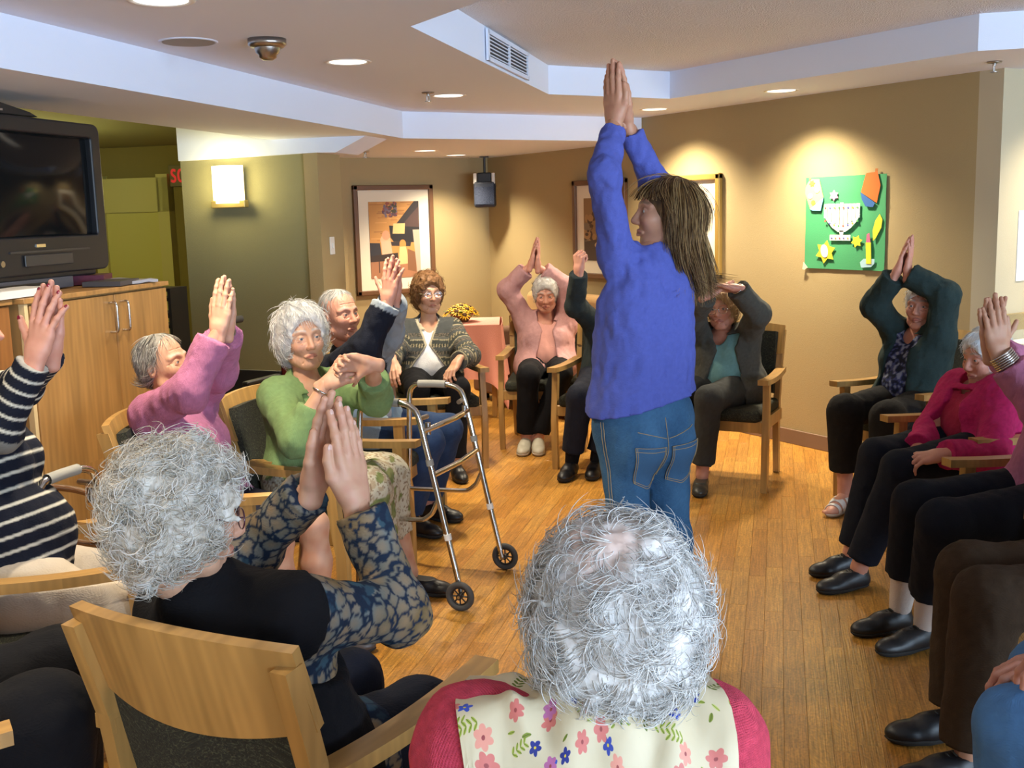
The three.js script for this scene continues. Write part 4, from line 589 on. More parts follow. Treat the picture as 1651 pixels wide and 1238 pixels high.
// ---- shoe: local z to the toe, y up from the floor
const shoeCache = new Map();
function shoeMesh(kind) {
  if (shoeCache.has(kind)) return shoeCache.get(kind);
  const up = new Field(), so = new Field(); const build = (F, e) => { F.add(cone([0, 0.042, -0.035], [0, 0.036, 0.06], 0.035 + e, 0.039 + e), 0.02).add(ell3([0.003, 0.03, 0.12], [0.044 + e, 0.036 + e, 0.075 + e]), 0.03).add(cone([0, 0.06, -0.022], [0, 0.095, -0.026], 0.034 + e, 0.034 + e), 0.02).add(cone([0, 0.06, 0.02], [0, 0.05, 0.07], 0.036 + e, 0.033 + e), 0.03); };
  build(up, 0); build(so, 0.004);
  const y0 = 0.016, top = kind === 'slipper' ? 0.072 : 0.088;
  up.post = (d, x, y, z) => Math.max(d, y0 - y, y - top - (kind === 'sneaker' ? 0.01 : 0) - 0.25 * Math.max(0, -z - 0.02)); so.post = (d, x, y, z) => Math.max(d, -y, y - 0.022 - (z < -0.01 ? 0.0 : 0));
  const r = { upper: polygonise(up, [-0.07, -0.01, -0.1], [0.07, 0.13, 0.22], 0.0072), sole: polygonise(so, [-0.07, -0.01, -0.1], [0.07, 0.05, 0.22], 0.007) };
  if (kind === 'sandal') { const ft = new Field(); build(ft, -0.006); ft.add(cone([0, 0.06, -0.02], [0, 0.18, -0.02], 0.03, 0.036), 0.03); for (let i = 0; i < 5; i++) ft.add(ball([-0.03 + i * 0.015, 0.026, 0.185 - 0.012 * Math.abs(i - 1.2)], 0.011), 0.004); ft.post = (d, x, y) => Math.max(d, 0.018 - y); r.foot = polygonise(ft, [-0.07, 0, -0.1], [0.07, 0.2, 0.22], 0.0045); const b = new Field(); build(b, 0.001); b.post = (d, x, y, z) => Math.max(d, 0.016 - y, y - 0.08, -(d + 0.006) , Math.min(Math.abs(z - 0.03) - 0.016, Math.abs(z - 0.085) - 0.018, Math.abs(z - 0.135) - 0.012, Math.max(Math.abs(y - 0.06) - 0.008, z))); r.upper = polygonise(b, [-0.07, -0.01, -0.1], [0.07, 0.13, 0.22], 0.0035); }
  shoeCache.set(kind, r); return r;
}

const POSES = {
  instructor: { s: 1.0, hl: [2.164, 0.9, -2.874], hr: [2.334, 0.9, -2.871], kl: [2.133, 0.5, -2.786], kr: [2.311, 0.5, -2.796], al: [2.145, 0.09, -2.75], ar: [2.293, 0.09, -2.743], sl: [2.179, 1.462, -2.912], sr: [2.439, 1.427, -2.914], el: [2.117, 1.729, -2.888], wl: [2.234, 1.905, -2.991], er: [2.381, 1.693, -2.954], wr: [2.288, 1.905, -3.001], hd: [2.369, 1.597, -2.893], hf: [-0.88, 0.099, -0.464], hu: [0.068, 0.997, 0.041], tl: [0.817, 0.0, -0.576], tr: [0.893, 0.0, -0.451], dl: [-0.015, 0.997, -0.077], nl: [0.986, -0.0, -0.169], dr: [-0.186, 0.981, -0.046], nr: [-0.986, 0.0, 0.169] },
  striped: { s: 1.0, hl: [0.4, 0.53, -3.56], hr: [0.369, 0.53, -3.383], kl: [0.692, 0.5, -3.516], kr: [0.592, 0.5, -3.222], al: [0.671, 0.08, -3.57], ar: [0.578, 0.08, -3.271], sl: [0.328, 1.088, -3.751], sr: [0.199, 1.14, -3.46], el: [0.41, 1.157, -3.433], wl: [0.458, 1.268, -3.173], er: [0.319, 1.067, -3.223], wr: [0.414, 1.265, -3.14], hd: [0.285, 1.316, -3.618], hf: [0.902, 0.11, 0.418], hu: [0.0, 1.0, 0.0], tl: [0.985, 0.0, 0.173], tr: [0.985, 0.0, 0.173], dl: [0.124, 0.986, 0.113], nl: [-0.804, -0.054, 0.593], dr: [0.259, 0.966, 0.007], nr: [0.804, 0.054, -0.593] },
  pink_left: { s: 0.98, hl: [1.135, 0.52, -4.185], hr: [1.026, 0.52, -4.042], kl: [1.379, 0.5, -3.716], kr: [1.211, 0.49, -3.626], al: [1.396, 0.09, -3.724], ar: [1.214, 0.09, -3.657], sl: [1.149, 0.882, -4.328], sr: [0.919, 0.908, -4.117], el: [1.181, 1.057, -4.095], wl: [1.162, 1.221, -3.907], er: [1.011, 1.02, -3.89], wr: [1.123, 1.221, -3.875], hd: [1.016, 1.071, -4.255], hf: [0.684, 0.18, 0.707], hu: [-0.127, 0.989, -0.077], tl: [0.796, 0.0, 0.605], tr: [0.796, 0.0, 0.605], dl: [0.066, 0.995, 0.07], nl: [-0.772, -0.0, 0.636], dr: [0.187, 0.982, -0.031], nr: [0.772, 0.0, -0.636] },
  green: { s: 1.0, hl: [1.649, 0.55, -4.346], hr: [1.506, 0.55, -4.236], kl: [1.859, 0.53, -4.141], kr: [1.687, 0.53, -3.961], al: [1.952, 0.09, -4.121], ar: [1.723, 0.09, -4.0], sl: [1.735, 0.909, -4.286], sr: [1.445, 0.901, -4.223], el: [1.786, 0.891, -4.017], wl: [1.707, 1.047, -3.86], er: [1.429, 0.774, -3.98], wr: [1.552, 0.974, -3.962], hd: [1.584, 1.125, -4.276], hf: [-0.013, -0.051, 0.999], hu: [-0.068, 0.997, -0.041], tl: [0.609, 0.0, 0.793], tr: [0.609, 0.0, 0.793], dl: [-0.895, 0.163, -0.415], nl: [-0.496, -0.287, 0.819], dr: [0.756, 0.468, 0.458], nr: [0.604, -0.566, -0.561] },
  man_left: { s: 1.05, hl: [2.251, 0.54, -5.168], hr: [2.127, 0.54, -5.038], kl: [2.615, 0.5, -4.979], kr: [2.388, 0.5, -4.762], al: [2.543, 0.09, -5.101], ar: [2.346, 0.09, -4.924], sl: [2.311, 0.837, -5.226], sr: [2.016, 0.853, -5.052], el: [2.306, 1.03, -4.99], wl: [2.258, 1.211, -4.809], er: [2.101, 0.992, -4.814], wr: [2.21, 1.211, -4.781], hd: [2.11, 1.125, -5.14], hf: [0.307, -0.05, 0.95], hu: [-0.043, 0.999, -0.026], tl: [0.496, 0.0, 0.868], tr: [0.373, 0.0, 0.928], dl: [0.026, 0.994, 0.107], nl: [-0.858, -0.0, 0.514], dr: [0.176, 0.984, 0.016], nr: [0.858, 0.0, -0.514] },
  patterned: { s: 1.0, hl: [3.286, 0.55, -6.302], hr: [3.113, 0.55, -6.353], kl: [3.15, 0.55, -5.848], kr: [2.926, 0.55, -5.961], al: [3.107, 0.09, -5.825], ar: [2.904, 0.09, -5.889], sl: [3.343, 0.864, -6.263], sr: [3.081, 0.866, -6.398], el: [3.34, 0.724, -6.026], wl: [3.167, 0.717, -5.867], er: [2.899, 0.735, -6.24], wr: [2.798, 0.735, -6.027], hd: [3.23, 1.101, -6.352], hf: [-0.173, -0.031, 0.984], hu: [0.0, 1.0, 0.0], tl: [-0.283, 0.0, 0.959], tr: [-0.283, 0.0, 0.959], dl: [-0.74, -0.615, 0.271], nl: [-0.085, -0.986, 0.141], dr: [-0.371, -0.599, 0.709], nr: [0.372, -0.912, -0.174] },
  pink_back: { s: 1.0, hl: [4.255, 0.53, -6.384], hr: [4.111, 0.53, -6.492], kl: [4.078, 0.52, -6.086], kr: [3.861, 0.52, -6.158], al: [3.928, 0.09, -6.156], ar: [3.855, 0.09, -6.2], sl: [4.338, 0.819, -6.398], sr: [4.095, 0.835, -6.548], el: [4.316, 1.092, -6.373], wl: [4.139, 1.23, -6.443], er: [3.981, 1.08, -6.6], wr: [4.093, 1.241, -6.47], hd: [4.187, 1.039, -6.424], hf: [-0.544, -0.254, 0.8], hu: [-0.126, 0.97, 0.207], tl: [-0.56, 0.0, 0.828], tr: [-0.676, 0.0, 0.737], dl: [0.053, 0.998, 0.032], nl: [-0.839, 0.196, -0.508], dr: [0.201, 0.972, 0.122], nr: [0.839, -0.196, 0.508] },
  fist: { s: 1.04, hl: [4.214, 0.54, -5.559], hr: [4.098, 0.54, -5.696], kl: [3.88, 0.5, -5.255], kr: [3.719, 0.5, -5.352], al: [3.852, 0.09, -5.374], ar: [3.703, 0.09, -5.428], sl: [4.374, 0.85, -5.612], sr: [4.112, 0.871, -5.716], el: [4.298, 0.688, -5.389], wl: [4.068, 0.617, -5.347], er: [3.889, 1.027, -5.628], wr: [3.843, 1.242, -5.522], hd: [4.245, 1.092, -5.617], hf: [-0.762, 0.0, 0.648], hu: [0.0, 1.0, 0.0], tl: [-0.742, 0.0, 0.67], tr: [-0.799, 0.0, 0.602], dl: [-0.851, -0.303, 0.43], nl: [-0.3, -0.936, -0.182], dr: [0.0, 1.0, 0.0], nr: [0.971, 0.0, -0.239] },
  grey: { s: 1.0, hl: [4.516, 0.54, -4.771], hr: [4.42, 0.54, -4.923], kl: [4.104, 0.54, -4.63], kr: [4.055, 0.53, -4.858], al: [4.105, 0.09, -4.688], ar: [4.027, 0.09, -4.854], sl: [4.543, 0.837, -4.797], sr: [4.386, 0.83, -5.033], el: [4.447, 1.005, -4.602], wl: [4.272, 1.161, -4.589], er: [4.209, 0.978, -4.884], wr: [4.145, 1.114, -4.704], hd: [4.422, 1.018, -4.881], hf: [-0.82, -0.051, 0.571], hu: [-0.085, 0.995, -0.052], tl: [-0.742, 0.0, 0.67], tr: [-0.799, 0.0, 0.602], dl: [-0.707, 0.136, -0.694], nl: [-0.248, -0.964, 0.1], dr: [0.881, 0.429, 0.2], nr: [0.186, -0.976, 0.112] },
  dark_green: { s: 1.02, hl: [4.844, 0.54, -3.759], hr: [4.846, 0.54, -3.939], kl: [4.413, 0.54, -3.638], kr: [4.399, 0.54, -3.906], al: [4.388, 0.09, -3.629], ar: [4.431, 0.09, -3.922], sl: [4.887, 0.891, -3.711], sr: [4.914, 0.892, -3.991], el: [4.857, 1.137, -3.663], wl: [4.767, 1.239, -3.831], er: [4.738, 1.071, -4.017], wr: [4.734, 1.239, -3.881], hd: [4.912, 1.058, -3.846], hf: [-0.938, -0.052, 0.344], hu: [0.043, 0.999, 0.026], tl: [-0.971, 0.0, 0.239], tr: [-0.95, 0.0, 0.312], dl: [0.133, 0.991, 0.032], nl: [-0.553, -0.0, -0.833], dr: [0.232, 0.955, 0.187], nr: [0.553, 0.0, 0.833] },
  magenta: { s: 0.98, hl: [4.184, 0.54, -2.883], hr: [4.224, 0.54, -3.059], kl: [3.633, 0.53, -2.925], kr: [3.747, 0.53, -3.139], al: [3.536, 0.09, -3.044], ar: [3.666, 0.09, -3.202], sl: [4.185, 0.789, -2.851], sr: [4.257, 0.777, -3.125], el: [3.961, 0.572, -2.734], wl: [3.716, 0.603, -2.793], er: [4.045, 0.606, -3.103], wr: [3.846, 0.567, -3.016], hd: [4.224, 0.931, -2.972], hf: [-0.915, -0.346, -0.207], hu: [-0.085, 0.995, -0.052], tl: [-0.963, 0.0, -0.27], tr: [-0.947, 0.0, -0.32], dl: [-0.787, -0.155, -0.597], nl: [0.164, -0.949, -0.27], dr: [-0.842, -0.456, 0.29], nr: [-0.164, -0.949, 0.27] },
  pink_right: { s: 1.0, hl: [3.633, 0.54, -2.149], hr: [3.69, 0.54, -2.32], kl: [3.106, 0.53, -2.32], kr: [3.25, 0.53, -2.541], al: [3.232, 0.1, -2.472], ar: [3.296, 0.1, -2.635], sl: [3.639, 1.021, -2.124], sr: [3.861, 0.964, -2.334], el: [3.388, 0.916, -2.158], wl: [3.304, 1.104, -2.272], er: [3.566, 1.015, -2.315], wr: [3.325, 1.104, -2.317], hd: [3.709, 1.175, -2.288], hf: [-0.946, 0.054, -0.32], hu: [0.0, 1.0, 0.0], tl: [-0.963, 0.0, -0.27], tr: [-0.947, 0.0, -0.32], dl: [-0.008, 0.988, -0.155], nl: [0.43, -0.0, -0.903], dr: [-0.077, 0.997, -0.012], nr: [-0.43, 0.0, 0.903] },
  brown: { s: 1.05, hl: [3.058, 0.54, -1.513], hr: [3.168, 0.54, -1.655], kl: [2.571, 0.54, -1.77], kr: [2.722, 0.54, -1.939], al: [2.543, 0.1, -1.788], ar: [2.733, 0.1, -1.97], sl: [2.948, 1.088, -1.549], sr: [3.241, 1.025, -1.774], el: [2.738, 0.823, -1.449], wl: [2.764, 0.748, -1.538], er: [3.228, 0.721, -1.785], wr: [3.059, 0.66, -1.758], hd: [3.117, 1.296, -1.722], hf: [-0.793, 0.0, -0.609], hu: [0.0, 1.0, 0.0], tl: [-0.883, 0.0, -0.47], tr: [-0.855, 0.0, -0.518], dl: [-0.793, 0.0, -0.609], nl: [-0.0, -1.0, -0.0], dr: [-0.793, 0.0, -0.609], nr: [-0.0, -1.0, -0.0] },
  jeans: { s: 1.02, hl: [2.1, 0.53, -0.902], hr: [2.264, 0.53, -0.976], kl: [1.975, 0.54, -1.279], kr: [2.258, 0.54, -1.392], al: [2.046, 0.09, -1.319], ar: [2.324, 0.09, -1.41], sl: [2.111, 1.16, -1.004], sr: [2.405, 1.196, -1.187], el: [1.975, 0.922, -0.983], wl: [1.999, 0.719, -1.108], er: [2.419, 0.869, -1.237], wr: [2.172, 0.625, -1.306], hd: [2.297, 1.488, -1.129], hf: [-0.411, 0.0, -0.911], hu: [0.0, 1.0, 0.0], tl: [-0.411, 0.0, -0.911], tr: [-0.411, 0.0, -0.911], dl: [-0.411, 0.0, -0.911], nl: [-0.0, -1.0, -0.0], dr: [-0.792, -0.104, -0.601], nr: [-0.0, -1.0, -0.0] },
  red: { s: 1.0, hl: [0.713, 0.54, -1.149], hr: [0.863, 0.54, -1.048], kl: [0.95, 0.55, -1.534], kr: [1.13, 0.55, -1.461], al: [0.949, 0.09, -1.509], ar: [1.088, 0.09, -1.449], sl: [0.635, 0.937, -1.158], sr: [0.904, 0.919, -1.027], el: [0.579, 0.679, -1.192], wl: [0.746, 0.471, -1.324], er: [0.948, 0.636, -1.019], wr: [0.997, 0.437, -1.213], hd: [0.817, 1.083, -1.098], hf: [0.602, -0.213, -0.769], hu: [0.102, 0.981, -0.168], tl: [0.56, 0.0, -0.828], tr: [0.56, 0.0, -0.828], dl: [0.888, -0.105, -0.448], nl: [-0.0, -1.0, -0.0], dr: [-0.014, -0.105, -0.994], nr: [-0.0, -1.0, -0.0] },
  reptile: { s: 1.04, hl: [0.579, 0.53, -2.102], hr: [0.67, 0.53, -1.946], kl: [0.886, 0.56, -2.226], kr: [0.967, 0.55, -2.01], al: [0.943, 0.09, -2.341], ar: [0.972, 0.09, -2.028], sl: [0.51, 0.821, -2.218], sr: [0.653, 0.89, -1.873], el: [0.722, 0.896, -2.317], wl: [0.802, 1.054, -2.148], er: [0.909, 0.81, -1.971], wr: [0.858, 1.033, -2.055], hd: [0.5, 1.063, -2.032], hf: [0.992, -0.101, 0.071], hu: [0.094, 0.994, -0.059], tl: [0.866, 0.0, -0.501], tr: [0.866, 0.0, -0.501], dl: [0.257, 0.966, 0.042], nl: [0.451, 0.0, 0.893], dr: [-0.008, 0.984, -0.177], nr: [-0.383, 0.0, -0.924] },
  black: { s: 1.05, hl: [-0.193, 0.53, -2.61], hr: [-0.195, 0.53, -2.43], kl: [0.34, 0.57, -2.677], kr: [0.273, 0.57, -2.422], al: [0.304, 0.09, -2.669], ar: [0.237, 0.09, -2.414], sl: [-0.203, 1.016, -2.852], sr: [-0.201, 1.057, -2.503], el: [-0.146, 0.664, -2.752], wl: [0.005, 0.639, -2.715], er: [-0.153, 0.801, -2.309], wr: [-0.031, 0.733, -2.34], hd: [-0.174, 1.307, -2.711], hf: [1.0, 0.0, 0.013], hu: [0.0, 1.0, 0.0], tl: [1.0, 0.0, 0.013], tr: [1.0, 0.0, 0.013], dl: [1.0, 0.0, 0.013], nl: [-0.0, -1.0, -0.0], dr: [1.0, 0.0, 0.013], nr: [-0.0, -1.0, -0.0] },
};


const skinMat = mat([1, 1, 1], 0.52, { vertexColors: true, sheen: 0.15, sheenColor: new THREE.Color(1, 0.8, 0.7), sheenRoughness: 0.5 });
const hairMat = mat([1, 1, 1], 0.58, { specularIntensity: 0.5, vertexColors: true, sheen: 0.12, sheenColor: new THREE.Color(1, 1, 1), sheenRoughness: 0.4 });
const eyeMat = mat([1, 1, 1], 0.12, { vertexColors: true });
const knit = mat([1, 1, 1], 0.95, { specularIntensity: 0.4, vertexColors: true, bumpMap: knitBump, bumpScale: 0.0022, sheen: 0.12, sheenColor: new THREE.Color(0.5, 0.5, 0.5), sheenRoughness: 0.6 });
const cloth = mat([1, 1, 1], 0.88, { specularIntensity: 0.4, vertexColors: true, bumpMap: clothBump, bumpScale: 0.0008 });
const leather = mat([1, 1, 1], 0.42, { vertexColors: true });
const one = (c) => () => c;
const worley = (x, y, z, s) => { x /= s; y /= s; z /= s; const i = Math.floor(x), j = Math.floor(y), k = Math.floor(z); let a = 9, b = 9, id = 0; for (let p = -1; p < 2; p++) for (let q = -1; q < 2; q++) for (let r = -1; r < 2; r++) { const X = i + p, Y = j + q, Z = k + r, h = (m) => { const v = Math.sin(X * 127.1 + Y * 311.7 + Z * 74.7 + m * 53.3) * 43758.5453; return v - Math.floor(v); }; const d = Math.hypot(X + 0.15 + 0.7 * h(1) - x, Y + 0.15 + 0.7 * h(2) - y, Z + 0.15 + 0.7 * h(3) - z); if (d < a) { b = a; a = d; id = h(4); } else if (d < b) b = d; } return [a, b, id]; };

function person(key, o) {
  const j = POSES[key], s = j.s, lat = nrm(sub(j.sl, j.sr)), hc = lerp(j.hl, j.hr, 0.5), sc = lerp(j.sl, j.sr, 0.5), ax = nrm(sub(sc, hc)), L = len(sub(sc, hc)), fw = nrm(crs(lat, ax)), g = o.girth ?? 1;
  const latH = nrm(sub(j.hl, j.hr)), fwH = nrm(crs(latH, [0, 1, 0]));
  const pt = (h, l, f) => { const t = clamp(h), a = nrm(lerp(latH, lat, t)), b = nrm(lerp(fwH, fw, t)); return add(add(add(hc, ax, L * h), a, l * s), b, f * s); };
  const base = [hc[0], 0, hc[2]], T = thing('person', o.label, 'person', base);
  const neck = pt(1, 0, -0.01), hu = nrm(j.hu), hf = nrm(sub(j.hf, hu.map((c) => c * dot(j.hf, hu)))), hx = crs(hu, hf), k = s * (o.headScale ?? 1), HM = { o: j.hd, x: hx, y: hu, z: hf, k };
  const hp = (x, y, z) => add(add(add(j.hd, hx, x * k), hu, y * k), hf, z * k);
  const torso = (F, e, k0 = 0.06) => {
    F.add(cone(pt(0, 0.075, -0.01), pt(0, -0.075, -0.01), 0.118 * g + e, 0.118 * g + e), k0).add(cone(pt(0.35, 0.06, 0.005), pt(0.35, -0.06, 0.005), (o.waist ?? 0.112) * g + e, (o.waist ?? 0.112) * g + e), k0).add(cone(pt(0.72, 0.075, 0), pt(0.72, -0.075, 0), 0.106 * Math.sqrt(g) + e, 0.106 * Math.sqrt(g) + e), k0);
    if (o.belly ?? 1) F.add(ball(pt(0.28, 0, 0.05), (0.1 + 0.012 * (o.belly ?? 1)) * g + e), k0);
    for (const q of [-1, 1]) { if (o.bust ?? 1) F.add(ball(pt(0.64, q * 0.072, 0.075), 0.058 * (o.bust ?? 1) + e), 0.05); F.add(ball(pt(0.86, q * 0.07, -0.03), 0.072 + e), 0.05); }
    F.add(cone(j.sl, j.sr, 0.056 + e, 0.056 + e), 0.05).add(cone(pt(0.95, 0, -0.015), lerp(neck, hp(0, -0.1, -0.02), 0.45), 0.075 + e, 0.058 + e), 0.05);
  };
  // ---- the body itself, one surface: trunk and limbs, head, two hands
  const B = new Field(); torso(B, -0.016);
  for (const q of 'lr') { B.add(cone(j['s' + q], j['e' + q], 0.046 * s, 0.038 * s), 0.03).add(cone(j['e' + q], lerp(j['e' + q], j['w' + q], 0.35), 0.037 * s, 0.038 * s), 0.02).add(cone(lerp(j['e' + q], j['w' + q], 0.35), j['w' + q], 0.038 * s, 0.0245 * s), 0.02); const kn = j['k' + q], an = j['a' + q]; B.add(cone(j['h' + q], kn, 0.08 * s, 0.056 * s), 0.03).add(cone(kn, lerp(kn, an, 0.35), 0.053 * s, 0.056 * s), 0.03).add(cone(lerp(kn, an, 0.35), an, 0.055 * s, 0.036 * s), 0.03).add(cone(an, add(an, [0, -0.05, 0]), 0.034, 0.03), 0.02); }
  B.add(cone(neck, hp(0, -0.07, -0.012), 0.052 * s, 0.049 * s), 0.03);
  const bounds = (pad, list = ['hl', 'hr', 'kl', 'kr', 'al', 'ar', 'sl', 'sr', 'el', 'er', 'wl', 'wr']) => { const lo = [9, 9, 9].map((v, c) => Math.min(...list.map((n) => j[n][c]), sc[c]) - pad), hi = [0, 1, 2].map((c) => Math.max(...list.map((n) => j[n][c]), sc[c] + (c === 1 ? 0.1 : 0)) + pad); return [lo, hi]; };
  const [lo, hi] = bounds(0.2), sk = o.skin, parts = [netGeo(polygonise(B, lo, hi, o.bare ? 0.011 : 0.02), base, { col: ([x, y, z]) => mixc(sk, [sk[0] * 0.85, sk[1] * 0.62, sk[2] * 0.55], clamp(0.3 + 0.7 * noise(x * 30, y * 30, z * 30))) })];
  const HF = headField(o); parts.push(netGeo(polygonise(HF, [-0.105, -0.2, -0.13], [0.105, 0.14, 0.135], o.faceCell ?? 0.0052), base, { M4: HM, col: headColor(o) }));
  for (const q of 'lr') {
    const h = handMesh(o['hand' + q] ?? 'flat', o.handCell ?? 0.0046), y = j['d' + q], z = nrm(sub(j['n' + q], y.map((c) => c * dot(y, j['n' + q])))), x = q === 'r' ? crs(y, z) : crs(z, y), M4 = { o: j['w' + q], x, y, z, k: s * (o.handScale ?? 1.03) };
    const knuckle = mixc(sk, [0.5, 0.16, 0.12], 0.4); parts.push(netGeo(h.m, base, { M4, mirror: q === 'l', col: ([a, b, c]) => mixc(mixc(sk, knuckle, clamp(0.35 + 0.6 * noise(a * 60, b * 60, c * 60))), knuckle, b > 0.15 ? 0.35 : 0) }));
    if (o.nails) h.tips.forEach(([tp, d, a, sp, r]) => { const back = nrm(sub([0, 0, -1], d.map((c) => -c * d[2]))), side = crs(d, back), n = new THREE.SphereGeometry(1, 12, 8), m = new THREE.Matrix4().makeBasis(V(...side).multiplyScalar(r * 0.62), V(...d).multiplyScalar(r * 0.85), V(...back).multiplyScalar(0.0018)); n.applyMatrix4(m); n.translate(...add(add(tp, back, r * 0.72), d, -r * 0.1)); n.applyMatrix4(new THREE.Matrix4().makeBasis(V(...x), V(...y), V(...z)).scale(V(M4.k, M4.k, M4.k))); n.translate(...sub(M4.o, base)); part('fingernail', n, o.nailMat, T); });
  }
  const body = part('body', joinC(parts), skinMat, T);
  const iris = o.iris ?? [0.12, 0.14, 0.16], toHead = new THREE.Matrix4().makeBasis(V(...hx).multiplyScalar(k), V(...hu).multiplyScalar(k), V(...hf).multiplyScalar(k)).setPosition(...sub(j.hd, base));
  if (o.eyes ?? 1) for (const q of [-1, 1]) part('eye', eyeGeo(q, iris).applyMatrix4(toHead), eyeMat, body);
  // ---- hair
  if (o.hair) {
    const H = { swirl: 1.4, curl: 0.35, tones: [[0.6, 0.58, 0.55]], ...o.hair }, F = hairField(H), m = polygonise(F, [-0.16, -0.25, -0.23], [0.16, 0.2, 0.17], H.cell ?? (H.style === 'puff' ? 0.008 : 0.006)), tone = H.base ?? H.tones[0];
    const gs = netGeo(m, base, { M4: HM, col: (p) => { let c = mixc(tone, H.tones[1] ?? tone, clamp(0.5 + noise(p[0] * 60, p[1] * 30, p[2] * 60))); if (H.scalp) for (const q of H.scalp) c = mixc(c, q[3], 0.85 * Math.exp(-((p[0] - q[0]) ** 2 + (p[1] - q[1]) ** 2 + (p[2] - q[2]) ** 2) / (q[4] ** 2))); return c; } }), list = [gs];
    if (H.n) { const st = strands(H, m, H.n, H.S ?? 6, H.step ?? 0.01), gg = new THREE.BufferGeometry(); const P = new Float32Array(st.pos.length), N = new Float32Array(st.pos.length); for (let i = 0; i < P.length; i += 3) for (let c = 0; c < 3; c++) { P[i + c] = j.hd[c] + k * (hx[c] * st.pos[i] + hu[c] * st.pos[i + 1] + hf[c] * st.pos[i + 2]) - base[c]; N[i + c] = hx[c] * st.nor[i] + hu[c] * st.nor[i + 1] + hf[c] * st.nor[i + 2]; } gg.setAttribute('position', new THREE.BufferAttribute(P, 3)); gg.setAttribute('normal', new THREE.BufferAttribute(N, 3)); gg.setAttribute('color', new THREE.BufferAttribute(new Float32Array(st.col), 3)); list.push(gg); }
    part('hair', joinC(list), hairMat, T);
  }
  // ---- clothes
  const limb = (p) => { const S = [['torso', hc, sc], ['l', j.sl, j.el], ['lf', j.el, j.wl], ['r', j.sr, j.er], ['rf', j.er, j.wr]]; let best = 9, out = null; for (const [n, a, b] of S) { const d = sub(b, a), l = len(d), t = clamp(dot(sub(p, a), d) / (l * l), n === 'torso' ? -0.6 : 0, 1), e = len(sub(p, add(a, d, t))) - (n === 'torso' ? 0.1 : 0); if (e < best) { best = e; out = [n[0] === 't' ? 't' : n[0], (n.length === 2 ? 0.28 : 0) + t * l]; } } return out; };
  const sleeve = (F, q, e, cuff, slack = 0) => { const S = j['s' + q], E = j['e' + q], W = j['w' + q]; if (cuff <= 0) { F.add(cone(S, lerp(S, E, 0.45), 0.058 * s + e, 0.05 * s + e), 0.05); return; } F.add(cone(S, E, (o.arm ?? 0.06) * s + e, 0.05 * s + e + slack * 0.5), 0.05); const c = lerp(E, W, cuff), d = nrm(sub(W, E)); F.add(capped(cone(E, add(c, d, 0.03), 0.05 * s + e, 0.039 * s + e + slack), c, d), 0.03); F.add(ball(add(E, [0, -0.012 - slack, 0]), 0.046 * s + e), 0.03); };
  const folds = (amp) => (d, x, y, z) => (Math.abs(d) < 0.03 ? d + amp * (noise(x * 22, y * 9, z * 22) + 0.55 * noise(x * 40 + 7, y * 26, z * 40)) : d);
  for (const c of o.clothes) {
    const F = new Field(), e = c.off ?? 0.012, col = typeof c.color === 'function' ? (p) => c.color(p, limb, { pt, hc, ax, lat, fw, L, j, s }) : one(c.color), fin = [];
    let [a, b] = bounds(0.24);
    if (c.kind === 'top' || c.kind === 'vest') {
      torso(F, e); if (c.kind === 'top') for (const q of 'lr') sleeve(F, q, e - 0.004, c.cuff ?? 0.95, c.slack ?? 0.002);
      if (c.kind === 'vest') for (const q of 'lr') { const S = j['s' + q], d = nrm(sub(j['e' + q], S)), f = cone(S, j['e' + q], 0.135, 0.12); F.sub((x, y, z) => Math.max(0.012 - dot(sub([x, y, z], S), d), f(x, y, z)), 0.006); }
      if (c.neck !== 0) F.sub(cone(pt(1.02, 0, 0.03), hp(0, 0, 0.01), (c.neck ?? 0.062) * s, 0.075 * s), 0.008);
      if (c.vneck) F.sub(cone(pt(1.05, 0, 0.05), pt(1 - c.vneck, 0, 0.15), 0.06, 0.012), 0.008);
      if (c.open) { const [w0, w1, tp] = c.open; F.sub((x, y, z) => { const p = [x - hc[0], y - hc[1], z - hc[2]], h = dot(p, ax) / L, l = dot(p, lat) - (c.shift ?? 0), f = dot(p, fw); const w = h > tp ? w1 + (h - tp) * 0.12 : mix(w0, w1, clamp((h + 0.1) / (tp + 0.1))); return Math.max(Math.abs(l) - w, 0.03 - f, f - 0.21, (h - 1.03) * L); }, 0.012); }
      if (c.flare) F.add(cone(pt(c.hem ?? 0, 0.07, 0), pt(c.hem ?? 0, -0.07, 0), c.flare, c.flare), 0.08).add(cone(pt(0.5, 0.06, 0), pt(0.5, -0.06, 0), c.flare - 0.012, c.flare - 0.012), 0.08);
      if (c.skirt) for (const q of 'lr') F.add(cone(j['h' + q], lerp(j['h' + q], j['k' + q], c.skirt), 0.112 + e, 0.095 + e), 0.05);
    } else if (c.kind === 'trousers') {
      const tu = c.tight ?? 1; const hw = o.hip ?? 0.072; F.add(cone(pt(0, hw, -0.015), pt(0, -hw, -0.015), 0.122 * g + e, 0.122 * g + e), 0.05); if (c.seat) for (const q of [-1, 1]) F.add(ball(pt(-0.12, q * 0.068, -0.062), 0.088), 0.04);
      if (c.waist) F.add(cone(pt(c.waist, 0.06, 0), pt(c.waist, -0.06, 0), 0.1 * g + e, 0.1 * g + e), 0.06);
      for (const q of 'lr') { const H = j['h' + q], K = j['k' + q], A = j['a' + q], d = nrm(sub(A, K)), ct = lerp(K, A, c.cuff ?? 0.92); F.add(cone(H, K, 0.093 * s * g + e, 0.066 * s + e * 0.7), 0.04).add(capped(cone(K, add(ct, d, 0.03), (0.065 * tu + 0.004) * s + e * 0.6, (0.052 * tu + 0.006) * s + e * 0.6), ct, d), 0.03); }
    } else if (c.kind === 'skirt') {
      F.add(cone(j.hl, j.hr, 0.125 + e, 0.125 + e), 0.05); const dn2 = c.drop ?? 0.2;
